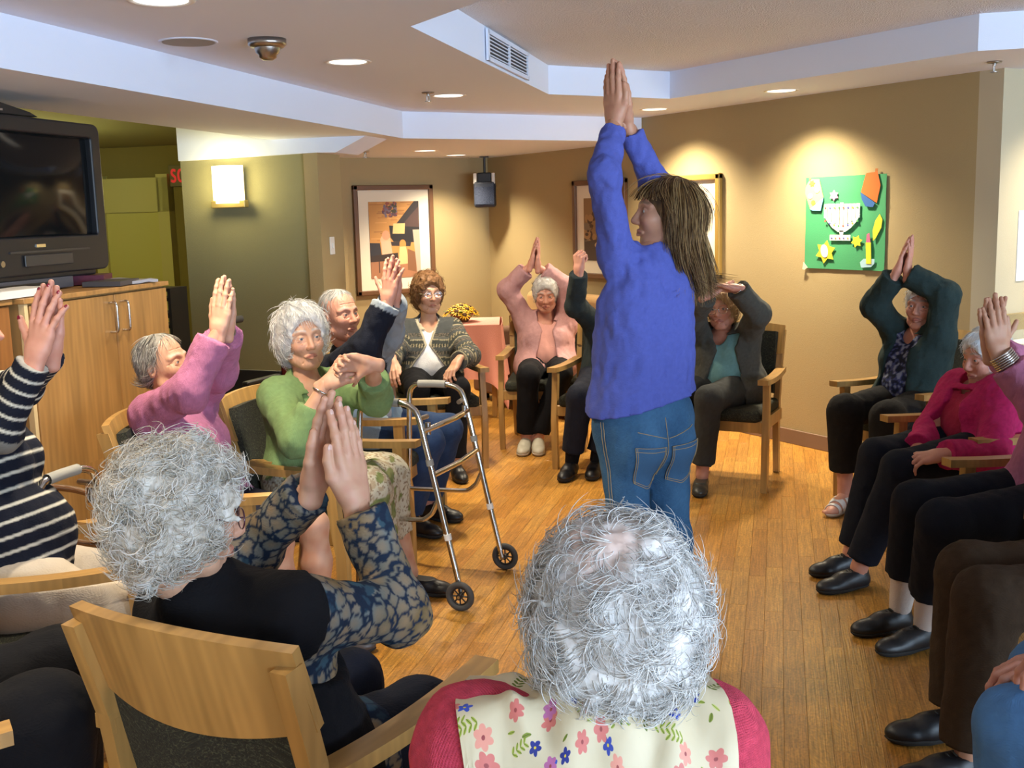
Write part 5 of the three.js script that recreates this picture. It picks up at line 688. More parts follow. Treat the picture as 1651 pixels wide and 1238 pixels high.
      for (const q of 'lr') { const K = add(j['k' + q], nrm(sub(j['k' + q], j['h' + q])), c.reach ?? 0); F.add(cone(j['h' + q], K, 0.1 + e, 0.072 + e), 0.06); if (dn2 > 0) F.add(capped(cone(add(K, [0, -0.01, 0]), add(K, [0, -dn2 - 0.03, 0]), 0.07 + e, 0.085 + e), add(K, [0, -dn2, 0]), [0, -1, 0]), 0.05); }
      if (dn2 > 0) { const K = lerp(j.kl, j.kr, 0.5); F.add(cone(j.kl, j.kr, 0.07 + e, 0.07 + e), 0.05).add(capped(cone(K, add(K, [0, -dn2 - 0.03, 0]), 0.07 + e, 0.09 + e), add(K, [0, -dn2, 0]), [0, -1, 0]), 0.05); }
    } else if (c.kind === 'socks') { for (const q of 'lr') { const A = j['a' + q], K = lerp(A, j['k' + q], 0.55); F.add(cone(A, K, 0.042, 0.06), 0.02); } }
    F.post = c.kind === 'socks' ? null : folds(c.fold ?? 0.0045);
    if (c.hem !== undefined) { const hp0 = pt(c.hem, 0, 0), nn = c.hemTilt ? nrm(add(ax, lat, c.hemTilt)) : ax, f0 = F.post; F.post = (d, x, y, z) => Math.max(f0(d, x, y, z), dot(sub(hp0, [x, y, z]), nn)); }
    const m = polygonise(F, a, b, c.cell ?? (c.kind === 'trousers' ? 0.015 : 0.012));
    const o2 = part(c.name, netGeo(m, base, { col, uv: true }), c.mat ?? cloth, T); if (c.label) o2.userData.label = c.label;
    c.made = { F, pt };
  }
  // ---- shoes
  if (o.shoe) for (const q of 'lr') {
    const m = shoeMesh(o.shoe.kind), A = j['a' + q], z = nrm([j['t' + q][0], 0, j['t' + q][2]]), x = [z[2], 0, -z[0]], M4 = { o: [A[0] - z[0] * -0.015, o.shoe.lift ?? 0, A[2] + z[2] * 0.015], x, y: [0, 1, 0], z, k: s * (o.shoe.k ?? 0.98) };
    const sh = part('shoe', netGeo(m.upper, base, { M4, col: one(o.shoe.color) }), leather, T); part('sole', netGeo(m.sole, base, { M4, col: one(o.shoe.sole ?? [0.03, 0.028, 0.026]) }), cloth, sh);
    if (m.foot) part('foot', netGeo(m.foot, base, { M4, col: one(sk) }), skinMat, body);
    else if (o.shoe.laces) { const l = []; for (let i = 0; i < 4; i++) l.push(tube([[-0.016, 0.09 - i * 0.0065, 0.025 + i * 0.016], [0, 0.096 - i * 0.0068, 0.03 + i * 0.016], [0.016, 0.09 - i * 0.0065, 0.025 + i * 0.016]], 0.0028, 6, 5)); const lg = merge(l).applyMatrix4(new THREE.Matrix4().makeBasis(V(...x), V(0, 1, 0), V(...z)).scale(V(M4.k, M4.k, M4.k)).setPosition(...sub(M4.o, base))); part('laces', lg, mat(o.shoe.laces, 0.8), sh); }
  }
  const inHead = (geo) => geo.applyMatrix4(toHead);
  if (o.glasses) {
    const fr = []; for (const q of [-1, 1]) { fr.push(new THREE.TorusGeometry(0.022, 0.0016, 8, 32).scale(1.15, 0.9, 1).translate(q * 0.033, 0, 0.1)); fr.push(tube([[q * 0.058, 0.006, 0.097], [q * 0.074, 0.008, 0.06], [q * 0.08, 0.006, -0.005], [q * 0.08, -0.015, -0.02]], 0.0018, 16, 6)); }
    fr.push(tube([[-0.011, 0.004, 0.1], [0, 0.009, 0.104], [0.011, 0.004, 0.1]], 0.0015, 8, 6));
    const gl = part('glasses', inHead(merge(fr)), o.glasses, T); for (const q of [-1, 1]) part('lens', inHead(new THREE.SphereGeometry(0.021, 20, 10).scale(1.15, 0.9, 0.08).translate(q * 0.033, 0, 0.1)), mat([1, 1, 1], 0.02, { transmission: 1, thickness: 0 }), gl);
  }
  if (o.earring) part('earring', inHead(new THREE.SphereGeometry(0.005, 10, 8).translate(o.earring * 0.084, -0.04, -0.006)), M.chrome, T);
  const band = (name, q, f, r, w, m, n = 1) => { const E = j['e' + q], W = j['w' + q], d = nrm(sub(W, E)); for (let i = 0; i < n; i++) { const c = sub(add(lerp(E, W, f), d, i * w * 1.1), base); part(name, new THREE.TorusGeometry(r, w / 2, 8, 30).applyQuaternion(new THREE.Quaternion().setFromUnitVectors(V(0, 0, 1), V(...d))).translate(...c), m, T); } };
  for (const q of o.bands ?? []) band(...q);
  return { T, j, pt, hp, base, toHead, clothes: o.clothes, hc, sc, fw, fwH, body };
}
// a chair under a seated figure
function seat(f, label, dz = 0.1, dyaw = 0) { const yaw = Math.atan2(f.fwH[0], f.fwH[2]) + dyaw; return chair(f.hc[0] + Math.sin(yaw) * dz, f.hc[2] + Math.cos(yaw) * dz, yaw, label); }
// ---------------------------------------------------------------- the people in the circle
const GREYS = [[0.52, 0.5, 0.47], [0.6, 0.58, 0.56], [0.42, 0.4, 0.37], [0.66, 0.65, 0.63]], WHITES = [[0.6, 0.59, 0.57], [0.68, 0.67, 0.66], [0.52, 0.5, 0.47], [0.74, 0.74, 0.74]];
const NAVY = [0.008, 0.01, 0.02], BLACK = [0.005, 0.005, 0.007];
const woolly = (c, v = 0.25) => ([x, y, z]) => { const n = noise(x * 90, y * 90, z * 90); return c.map((k) => k * (1 + v * n)); };
const people = {};
people.instructor = person('instructor', {
  handCell: 0.0034, label: 'standing woman in blue top and jeans, back to the camera, arms stretched high', skin: SK.tan, old: 0, belly: 0, bust: 0.95, waist: 0.112, girth: 0.97, hip: 0.058, arm: 0.056, faceCell: 0.0035, iris: [0.1, 0.07, 0.04], brow: [0.15, 0.09, 0.05], handl: 'flat', handr: 'flat', headScale: 0.98,
  hair: { style: 'long', puff: 0.01, n: 2800, S: 8, step: 0.0225, curl: 0.02, swirl: 0.22, fly: 0.05, flyLift: 0.012, thick: 0.0011, base: [0.06, 0.035, 0.016], tones: [[0.1, 0.05, 0.018], [0.18, 0.098, 0.036], [0.32, 0.19, 0.075], [0.05, 0.026, 0.011], [0.42, 0.28, 0.12], [0.13, 0.07, 0.026]] },
  clothes: [
    { name: 'jersey_top', kind: 'top', color: woolly([0.085, 0.11, 0.41], 0.1), off: 0.0, cuff: 0.8, slack: 0.008, hem: 0.13, flare: 0.122, hemTilt: 0.28, fold: 0.0085, cell: 0.007, neck: 0.06 },
    { name: 'jeans', kind: 'trousers', color: ([x, y, z]) => { const n = noise(x * 14, y * 9, z * 14) + 0.5 * noise(x * 160, y * 160, z * 160); return mixc([0.024, 0.075, 0.16], [0.055, 0.145, 0.27], clamp(0.5 + 0.6 * n)); }, off: 0.0, waist: 0.14, seat: 1, fold: 0.004, cell: 0.007, tight: 1.05, cuff: 1.0 },
  ],
  shoe: { kind: 'lace', color: [0.03, 0.03, 0.035], sole: [0.5, 0.5, 0.5] },
});
people.striped = person('striped', {
  handCell: 0.0034, label: 'woman in black and cream striped top at the left edge, red nails, hands raised', skin: SK.ruddy, nails: 1, nailMat: mat([0.2, 0.003, 0.02], 0.15, { clearcoat: 1 }), handr: 'open', handl: 'flat', hair: { style: 'puff', puff: 0.02, n: 150, tones: GREYS }, bust: 1.15, girth: 1.16,
  clothes: [
    { name: 'striped_top', kind: 'top', off: 0.006, cuff: 0.92, cell: 0.0048, fold: 0.004, hem: -0.02, color: (p, limb) => { const [w, v] = limb(p), q = v / (w === 't' ? 0.043 : 0.038), f = q - Math.floor(q); return w === 't' && v < 0.03 ? NAVY : mixc(NAVY, [0.6, 0.57, 0.48], sstep(0, 0.07, f) * (1 - sstep(0.2, 0.28, f))); } },
    { name: 'trousers', kind: 'trousers', color: [0.5, 0.43, 0.35], off: 0.012 },
  ], shoe: { kind: 'lace', color: [0.4, 0.36, 0.3] },
});
people.pink_left = person('pink_left', {
  handCell: 0.0034, label: 'woman in rose pink cardigan seen from the side before the cabinet, palms raised together', skin: SK.warm, faceCell: 0.0035, bare: 1, handl: 'flat', handr: 'flat', brow: [0.4, 0.36, 0.32],
  hair: { style: 'thin', puff: 0.004, recede: 0.1, n: 1500, S: 5, step: 0.015, curl: 0.1, swirl: 0.35, fly: 0.05, flyLift: 0.006, thick: 0.0012, base: [0.3, 0.28, 0.25], tones: [[0.42, 0.4, 0.36], [0.25, 0.23, 0.2], [0.55, 0.53, 0.5], [0.14, 0.125, 0.11]] },
  clothes: [
    { name: 'cardigan', kind: 'top', color: woolly([0.42, 0.15, 0.265], 0.2), mat: knit, off: 0.014, cuff: 0.86, slack: 0.02, fold: 0.007, cell: 0.0095, skirt: 0.25 },
    { name: 'skirt', kind: 'skirt', color: [0.012, 0.013, 0.025], off: 0.004, drop: 0, reach: -0.06 },
  ], shoe: { kind: 'slipper', color: [0.06, 0.05, 0.05] }, bands: [['wristwatch', 'l', 0.97, 0.032, 0.007, M.steel]],
});
people.green = person('green', {
  handCell: 0.0034, label: 'white haired woman in light green cardigan and leafy skirt, hands clasped before her chest', skin: SK.warm, faceCell: 0.0031, handl: 'lace', handr: 'lace', brow: [0.5, 0.46, 0.42], iris: [0.1, 0.12, 0.15], headScale: 1.06, bare: 1,
  hair: { style: 'puff', puff: 0.022, lump: 0.3, n: 1900, S: 5, step: 0.013, curl: 0.12, swirl: 0.8, brow: 0.13, fly: 0.2, flyLift: 0.022, thick: 0.001, tones: WHITES },
  clothes: [
    { name: 'blouse', kind: 'top', color: woolly([0.26, 0.4, 0.15], 0.1), off: 0.004, cuff: 0 },
    { name: 'cardigan', kind: 'top', color: woolly([0.2, 0.31, 0.125], 0.15), mat: knit, off: 0.016, cuff: 0.55, slack: 0.012, open: [0.02, 0.03, 0.7], vneck: 0.2, skirt: 0.2, fold: 0.006, cell: 0.0095 },
    { name: 'skirt', kind: 'skirt', off: 0.012, drop: 0.24, reach: 0.02, cell: 0.007, color: ([x, y, z]) => { const n = noise(x * 16, y * 16, z * 16), m = noise(x * 38, y * 38 + 9, z * 38); return n > 0.22 ? mixc([0.12, 0.16, 0.05], [0.25, 0.26, 0.1], clamp(0.5 + m)) : Math.abs(m) < 0.06 ? [0.2, 0.13, 0.08] : m > 0.3 ? [0.38, 0.3, 0.2] : [0.5, 0.46, 0.35]; } },
  ], shoe: { kind: 'slipper', color: BLACK }, bands: [['bracelet', 'r', 0.86, 0.034, 0.008, M.chrome]], earring: 1,
});
people.man_left = person('man_left', {
  label: 'grey haired man in grey and navy jacket and jeans, hands raised together', skin: SK.ruddy, faceCell: 0.0035, bust: 0, wide: 1.05, handl: 'flat', handr: 'open', handScale: 1.05, brow: [0.3, 0.26, 0.24],
  hair: { style: 'thin', puff: 0.004, recede: 0.085, n: 900, S: 5, step: 0.01, curl: 0.1, swirl: 0.3, fly: 0.04, flyLift: 0.004, thick: 0.0012, base: [0.34, 0.32, 0.31], tones: [[0.42, 0.41, 0.4], [0.3, 0.29, 0.28], [0.55, 0.54, 0.53]] },
  clothes: [
    { name: 'shirt', kind: 'top', color: [0.6, 0.6, 0.62], off: 0.004, cuff: 0 },
    { name: 'jacket', kind: 'top', off: 0.02, cuff: 0.93, slack: 0.014, open: [0.05, 0.04, 0.85], vneck: 0.15, skirt: 0.25, fold: 0.008, cell: 0.0095, color: (p, limb, q) => { const [w, v] = limb(p); const h = dot(sub(p, q.hc), q.ax) / q.L; if (w === 'l') return [0.24, 0.27, 0.3]; if (w === 'r') return v > 0.48 ? [0.3, 0.34, 0.38] : NAVY; return h > 0.72 ? NAVY : h > 0.66 ? [0.26, 0.28, 0.31] : [0.28, 0.37, 0.45]; } },
    { name: 'jeans', kind: 'trousers', color: woolly([0.022, 0.045, 0.11], 0.2), off: 0.012, fold: 0.006 },
  ], shoe: { kind: 'lace', color: BLACK, laces: [0.02, 0.02, 0.02] }, bands: [['wristwatch', 'l', 0.97, 0.034, 0.01, M.black]],
});
people.patterned = person('patterned', {
  label: 'auburn haired woman with glasses in a striped knitted cardigan, hands on her lap', skin: SK.warm, faceCell: 0.0035, handl: 'relaxed', handr: 'relaxed', headScale: 1.04, girth: 1.15, brow: [0.2, 0.1, 0.05], glasses: M.chrome,
  hair: { style: 'puff', puff: 0.026, lump: 0.5, n: 800, S: 4, step: 0.011, curl: 0.4, fly: 0.12, flyLift: 0.014, thick: 0.0013, base: [0.16, 0.075, 0.03], tones: [[0.2, 0.095, 0.04], [0.26, 0.13, 0.055], [0.13, 0.06, 0.025]] },
  clothes: [
    { name: 'shirt', kind: 'top', color: [0.72, 0.72, 0.74], off: 0.006, cuff: 0, neck: 0.055 },
    { name: 'cardigan', kind: 'top', mat: knit, off: 0.016, cuff: 0.9, slack: 0.006, open: [0.2, 0.003, 0.74], skirt: 0.1, cell: 0.0065, color: (p, limb, Q) => { const [w, v] = limb(p), r = sub(p, Q.hc), h = dot(r, Q.ax) / Q.L, l = Math.abs(dot(r, Q.lat)), wd = h > 0.74 ? 0.003 + (h - 0.74) * 0.12 : mix(0.2, 0.003, clamp((h + 0.1) / 0.84)); if (w === 't' && dot(r, Q.fw) > 0.03 && l < wd + 0.014) return [0.46, 0.41, 0.3]; const b = Math.floor(v / 0.022), f = v / 0.022 - b, z = Math.sin((p[0] + p[2]) * 260); const k = ((b % 5) + 5) % 5; return k === 0 ? (z > 0 ? [0.32, 0.27, 0.17] : [0.03, 0.035, 0.03]) : k === 1 ? [0.05, 0.055, 0.05] : k === 2 ? (f < 0.3 ? [0.36, 0.31, 0.2] : [0.1, 0.1, 0.09]) : k === 3 ? (z * Math.sin(v * 900) > 0 ? [0.16, 0.13, 0.1] : [0.04, 0.045, 0.04]) : [0.07, 0.075, 0.075]; } },
    { name: 'trousers', kind: 'trousers', color: BLACK, off: 0.012 },
  ], shoe: { kind: 'lace', color: BLACK },
});
people.pink_back = person('pink_back', {
  label: 'woman in dusty pink shirt and white trainers by the table, hands joined above her head', skin: SK.ruddy, faceCell: 0.004, handl: 'flat', handr: 'flat', squint: 1, brow: [0.35, 0.3, 0.28], girth: 1.05,
  hair: { style: 'puff', puff: 0.018, lump: 0.4, n: 600, S: 5, step: 0.009, curl: 0.3, tones: [[0.5, 0.48, 0.45], [0.6, 0.58, 0.56], [0.4, 0.38, 0.35]] },
  clothes: [
    { name: 'jumper', kind: 'top', color: [0.6, 0.3, 0.26], off: 0.006, cuff: 0 },
    { name: 'overshirt', kind: 'top', color: woolly([0.44, 0.24, 0.24], 0.12), off: 0.018, cuff: 0.8, slack: 0.012, open: [0.09, 0.035, 0.8], vneck: 0.1, skirt: 0.35, fold: 0.006, cell: 0.0095 },
    { name: 'trousers', kind: 'trousers', color: BLACK, off: 0.012 },
  ], shoe: { kind: 'sneaker', color: [0.5, 0.47, 0.38], sole: [0.55, 0.53, 0.48], laces: [0.7, 0.68, 0.62] },
});
people.fist = person('fist', {
  label: 'person in dark clothes behind the standing woman, one fist raised', skin: SK.ruddy, handr: 'fist', handl: 'relaxed', hair: { style: 'puff', puff: 0.015, n: 150, tones: GREYS },
  clothes: [{ name: 'jacket', kind: 'top', color: woolly([0.022, 0.03, 0.032], 0.2), off: 0.016, cuff: 0.95, fold: 0.006 }, { name: 'trousers', kind: 'trousers', color: [0.01, 0.012, 0.022], off: 0.012, cuff: 0.85 }, { name: 'socks', kind: 'socks', color: BLACK }],
  shoe: { kind: 'lace', color: BLACK },
});
people.grey = person('grey', {
  label: 'strawberry blonde woman in grey cardigan over a turquoise shirt, hands on her head', skin: SK.ruddy, faceCell: 0.0035, handl: 'flat', handr: 'flat', glasses: M.chrome, brow: [0.35, 0.25, 0.16], girth: 1.08,
  hair: { style: 'puff', puff: 0.022, lump: 0.35, n: 800, S: 6, step: 0.011, curl: 0.1, swirl: 0.7, thick: 0.0013, base: [0.36, 0.22, 0.11], tones: [[0.42, 0.27, 0.14], [0.5, 0.34, 0.19], [0.32, 0.19, 0.09]] },
  clothes: [
    { name: 'shirt', kind: 'top', color: woolly([0.14, 0.29, 0.3], 0.12), off: 0.008, cuff: 0, vneck: 0.1, skirt: 0.2 },
    { name: 'cardigan', kind: 'top', color: woolly([0.075, 0.075, 0.065], 0.25), mat: knit, off: 0.02, cuff: 0.95, slack: 0.01, open: [0.13, 0.05, 0.75], skirt: 0.3, fold: 0.006, cell: 0.0095 },
    { name: 'trousers', kind: 'trousers', color: woolly([0.04, 0.042, 0.042], 0.2), off: 0.014, cuff: 0.85 },
  ], shoe: { kind: 'slipper', color: [0.035, 0.035, 0.03] }, bands: [['wristwatch', 'l', 0.97, 0.033, 0.008, M.chrome]],
});
people.dark_green = person('dark_green', {
  label: 'person in dark green jacket and white sandals below the poster, palms joined overhead', skin: SK.ruddy, faceCell: 0.0035, handl: 'flat', handr: 'flat', brow: [0.3, 0.28, 0.26],
  hair: { style: 'puff', puff: 0.014, lump: 0.3, n: 700, S: 5, step: 0.009, curl: 0.2, tones: WHITES },
  clothes: [
    { name: 'blouse', kind: 'top', color: ([x, y, z]) => { const n = noise(x * 45, y * 45, z * 45); return n > 0.25 ? [0.2, 0.22, 0.3] : n > 0 ? [0.05, 0.06, 0.16] : [0.012, 0.015, 0.035]; }, off: 0.008, cuff: 0.4, vneck: 0.1, cell: 0.007 },
    { name: 'jacket', kind: 'top', color: woolly([0.018, 0.034, 0.034], 0.15), off: 0.02, cuff: 0.93, slack: 0.01, open: [0.11, 0.06, 0.8], vneck: 0.15, skirt: 0.15, fold: 0.006, cell: 0.0095 },
    { name: 'trousers', kind: 'trousers', color: [0.012, 0.011, 0.011], off: 0.016, cuff: 0.72, tight: 1.2 },
  ], shoe: { kind: 'sandal', color: [0.68, 0.66, 0.64], sole: [0.5, 0.48, 0.45] },
});
people.magenta = person('magenta', {
  label: 'white haired woman in bright magenta cardigan, hands folded on her lap', skin: SK.ruddy, faceCell: 0.0035, handl: 'relaxed', handr: 'relaxed', girth: 1.05,
  hair: { style: 'puff', puff: 0.018, lump: 0.3, n: 900, S: 5, step: 0.01, curl: 0.2, swirl: 0.8, tones: [[0.68, 0.74, 0.78], [0.78, 0.82, 0.84], [0.6, 0.66, 0.7]] },
  clothes: [
    { name: 'jumper', kind: 'top', color: woolly([0.4, 0.025, 0.07], 0.2), mat: knit, off: 0.006, cuff: 0 },
    { name: 'cardigan', kind: 'top', color: woolly([0.48, 0.02, 0.12], 0.25), mat: knit, off: 0.02, cuff: 0.93, slack: 0.008, open: [0.12, 0.04, 0.85], skirt: 0.15, fold: 0.006, cell: 0.0095 },
    { name: 'trousers', kind: 'trousers', color: [0.008, 0.01, 0.018], off: 0.016 },
  ], shoe: { kind: 'lace', color: [0.012, 0.013, 0.016], laces: [0.02, 0.02, 0.02] },
});
people.pink_right = person('pink_right', {
  handCell: 0.0034, label: 'woman in light pink jumper at the right edge, hand with silver bangles raised', skin: SK.warm, handr: 'open', handl: 'flat', girth: 1.12, hair: { style: 'puff', puff: 0.02, n: 150, tones: WHITES },
  clothes: [
    { name: 'jumper', kind: 'top', color: woolly([0.52, 0.19, 0.32], 0.15), mat: knit, off: 0.016, cuff: 0.78, slack: 0.012, fold: 0.007, skirt: 0.2 },
    { name: 'trousers', kind: 'trousers', color: [0.008, 0.01, 0.016], off: 0.016, cuff: 0.68, tight: 1.15 }, { name: 'socks', kind: 'socks', color: [0.55, 0.46, 0.4] },
  ], shoe: { kind: 'lace', color: [0.012, 0.012, 0.013], laces: [0.02, 0.02, 0.02] }, bands: [['bangle', 'l', 0.8, 0.04, 0.007, M.chrome, 6]],
});
people.brown = person('brown', {
  label: 'person in brown corduroy trousers and black shoes at the right edge', skin: SK.warm, handl: 'relaxed', handr: 'relaxed', hair: { style: 'puff', puff: 0.015, n: 0, tones: GREYS }, bust: 0,
  clothes: [{ name: 'jumper', kind: 'top', color: [0.05, 0.04, 0.035], off: 0.012 }, { name: 'trousers', kind: 'trousers', color: woolly([0.04, 0.024, 0.013], 0.25), off: 0.018, fold: 0.006, tight: 1.15, cuff: 0.95 }], shoe: { kind: 'lace', color: BLACK, laces: [0.02, 0.02, 0.02] },
});
people.jeans = person('jeans', {
  label: 'person in light blue jeans at the bottom right corner', skin: SK.ruddy, handl: 'relaxed', handr: 'relaxed', hair: { style: 'puff', puff: 0.015, n: 0, tones: GREYS },
  clothes: [{ name: 'jumper', kind: 'top', color: [0.1, 0.12, 0.16], off: 0.012 }, { name: 'jeans', kind: 'trousers', color: woolly([0.075, 0.19, 0.4], 0.15), off: 0.018, fold: 0.006 }], shoe: { kind: 'lace', color: [0.1, 0.1, 0.1] },
});
people.red = person('red', {
  label: 'woman with fluffy white hair in raspberry cardigan and flowered scarf, seen from behind in front', skin: SK.pale, handl: 'relaxed', handr: 'relaxed', girth: 1.12, headScale: 0.95,
  hair: { style: 'puff', puff: 0.03, kx: 1.1, kz: 0.86, lump: 0.42, n: 6000, S: 6, step: 0.01, curl: 0.34, swirl: 1.5, fly: 0.14, flyLift: 0.022, thick: 0.0007, cell: 0.005, crown: [0, 0.12, -0.07], base: [0.6, 0.58, 0.57], tones: WHITES, scalp: [[0.025, 0.105, -0.125, [0.62, 0.38, 0.3], 0.036], [-0.01, 0.13, -0.09, [0.62, 0.42, 0.34], 0.028], [0.05, 0.125, -0.07, [0.62, 0.42, 0.35], 0.026]] },
  clothes: [{ name: 'cardigan', kind: 'top', color: woolly([0.5, 0.05, 0.09], 0.3), mat: knit, off: 0.016, fold: 0.005, cell: 0.006, cuff: 0.9, neck: 0.05 }, { name: 'trousers', kind: 'trousers', color: [0.02, 0.02, 0.03], off: 0.012 }], shoe: { kind: 'lace', color: BLACK },
});
people.reptile = person('reptile', {
  handCell: 0.0034, label: 'woman with curly white hair in black waistcoat and reptile print blouse, palms together', skin: SK.warm, nails: 1, nailMat: mat([0.6, 0.38, 0.32], 0.3), handl: 'flat', handr: 'flat', faceCell: 0.0035, girth: 1.05, neckHole: 1, glasses: mat([0.06, 0.012, 0.03], 0.2, { clearcoat: 1 }), headScale: 0.96,
  hair: { style: 'puff', puff: 0.03, lump: 0.6, n: 4700, S: 6, step: 0.01, curl: 0.5, swirl: 1.7, fly: 0.12, flyLift: 0.02, thick: 0.00085, cell: 0.005, base: [0.53, 0.48, 0.41], tones: [[0.56, 0.52, 0.45], [0.66, 0.63, 0.58], [0.45, 0.39, 0.3], [0.72, 0.7, 0.67]] },
  clothes: [
    { name: 'blouse', kind: 'top', neck: 0, off: 0.006, cuff: 0.9, slack: 0.012, fold: 0.005, cell: 0.0056, skirt: 0.45, color: ([x, y, z], limb) => { const w = 0.004 * noise(x * 60, y * 60, z * 60), [a, b, id] = worley(x + w, y + w, z - w, 0.031), big = noise(x * 9, y * 9, z * 9); if (b - a < 0.13 + 0.1 * big) return [0.012, 0.022, 0.045]; if (big > 0.32) return mixc([0.012, 0.03, 0.06], [0.05, 0.1, 0.13], id); return mixc([0.3, 0.2, 0.11], mixc([0.16, 0.11, 0.05], [0.13, 0.17, 0.18], clamp(0.5 + big * 1.5)), clamp(a * 1.1 + id * 0.35)); } },
    { name: 'waistcoat', kind: 'vest', color: BLACK, off: 0.026, fold: 0.004, skirt: 0.2, neck: 0 }, { name: 'trousers', kind: 'trousers', color: [0.01, 0.013, 0.025], off: 0.014 },
  ], shoe: { kind: 'lace', color: BLACK },
});
people.black = person('black', {
  label: 'person in black at the bottom left corner, only the lap in view', skin: SK.warm, handl: 'relaxed', handr: 'relaxed', hair: { style: 'puff', puff: 0.015, n: 0, tones: GREYS },
  clothes: [{ name: 'jumper', kind: 'top', color: BLACK, off: 0.012 }, { name: 'trousers', kind: 'trousers', color: BLACK, off: 0.03, fold: 0.006, tight: 1.2 }], shoe: { kind: 'lace', color: BLACK },
});
{ // pockets and seams stitched on the jeans
  const P = people.instructor, F = P.clothes[1].made.F, L = nrm([P.fwH[2], 0, -P.fwH[0]]), back = [-P.fwH[0], 0, -P.fwH[2]], thread = mat([0.36, 0.27, 0.14], 0.8), jeans = P.T.children.find((c) => c.name === 'jeans');
  const hit = (l, h, dir, e) => { let p = add(add(add(P.hc, L, l), [0, 1, 0], h), dir, 0.32); for (let i = 0; i < 60; i++) { const d = F.at(...p) - e; if (d < 0.0005) return sub(p, P.base); p = add(p, dir, -d * 0.8); if (len(sub(p, add(add(P.hc, L, l), [0, 1, 0], h))) > 0.34) break; } return null; };
  const seam = (pts, dir, r = 0.0013) => tube(pts.map(([l, h]) => hit(l, h, dir, 0.001)).filter(Boolean), r, pts.length * 6, 5);
  const den = mat([0.034, 0.1, 0.2], 0.9, { bumpMap: clothBump, bumpScale: 0.0008 });
  for (const q of [-1, 1]) {
    const at = (u, v) => [q * 0.072 + (u - 0.5) * 0.118 * (1 - 0.1 * v), -0.05 - v * 0.12 - 0.022 * v * (1 - Math.abs(u * 2 - 1)) + q * (u - 0.5) * 0.01], pk = part('pocket', slab(14, 14, (u, v) => hit(...at(u, v), back, 0.0028), () => back, 0.0028), den, jeans);
    const run = (f) => Array.from({ length: 12 }, (_, i) => f(i / 11)); for (const e of [0, 0.05]) part('stitching', [run((t) => at(e, t)), run((t) => at(1 - e, t)), run((t) => at(t, 1 - e)), run((t) => at(t, e * 2))].map((l) => tube(l.map(([a, b]) => hit(a, b, back, 0.0048)), 0.0011, 40, 5)), thread, jeans);
    part('stitching', [seam(Array.from({ length: 10 }, (_, i) => [q * (0.006 + i * 0.012), -0.028 + i * 0.0035]), back)], thread, jeans);
  }
  part('stitching', [seam(Array.from({ length: 14 }, (_, i) => [0, 0.04 - i * 0.0155]), back)], thread, jeans);
  const side = nrm(add(L, back, 0.15)); for (const e of [-0.006, 0.006]) part('stitching', tube(Array.from({ length: 26 }, (_, i) => { const K = add(P.j.kl, P.hc, -1), t = i / 25, w = lerp([dot(P.j.hl, L) - dot(P.hc, L), 0.03, 0], [dot(K, L), K[1] * 0.75, 0], t), o = lerp([0, 0, 0], [K[0], 0, K[2]], t * 0.75); let p = add(add(add(P.hc, o), [0, 1, 0], w[1]), side, 0.3); const s0 = add(add(P.hc, o), [0, 1, 0], w[1]); for (let n = 0; n < 60; n++) { const d = F.at(...p) - 0.001; if (d < 0.0005) return sub(add(p, crs(side, [0, 1, 0]), e), P.base); p = add(p, side, -d * 0.8); if (dot(sub(p, s0), side) < -0.02) break; } return null; }).filter(Boolean), 0.0012, 120, 5), thread, jeans);
}
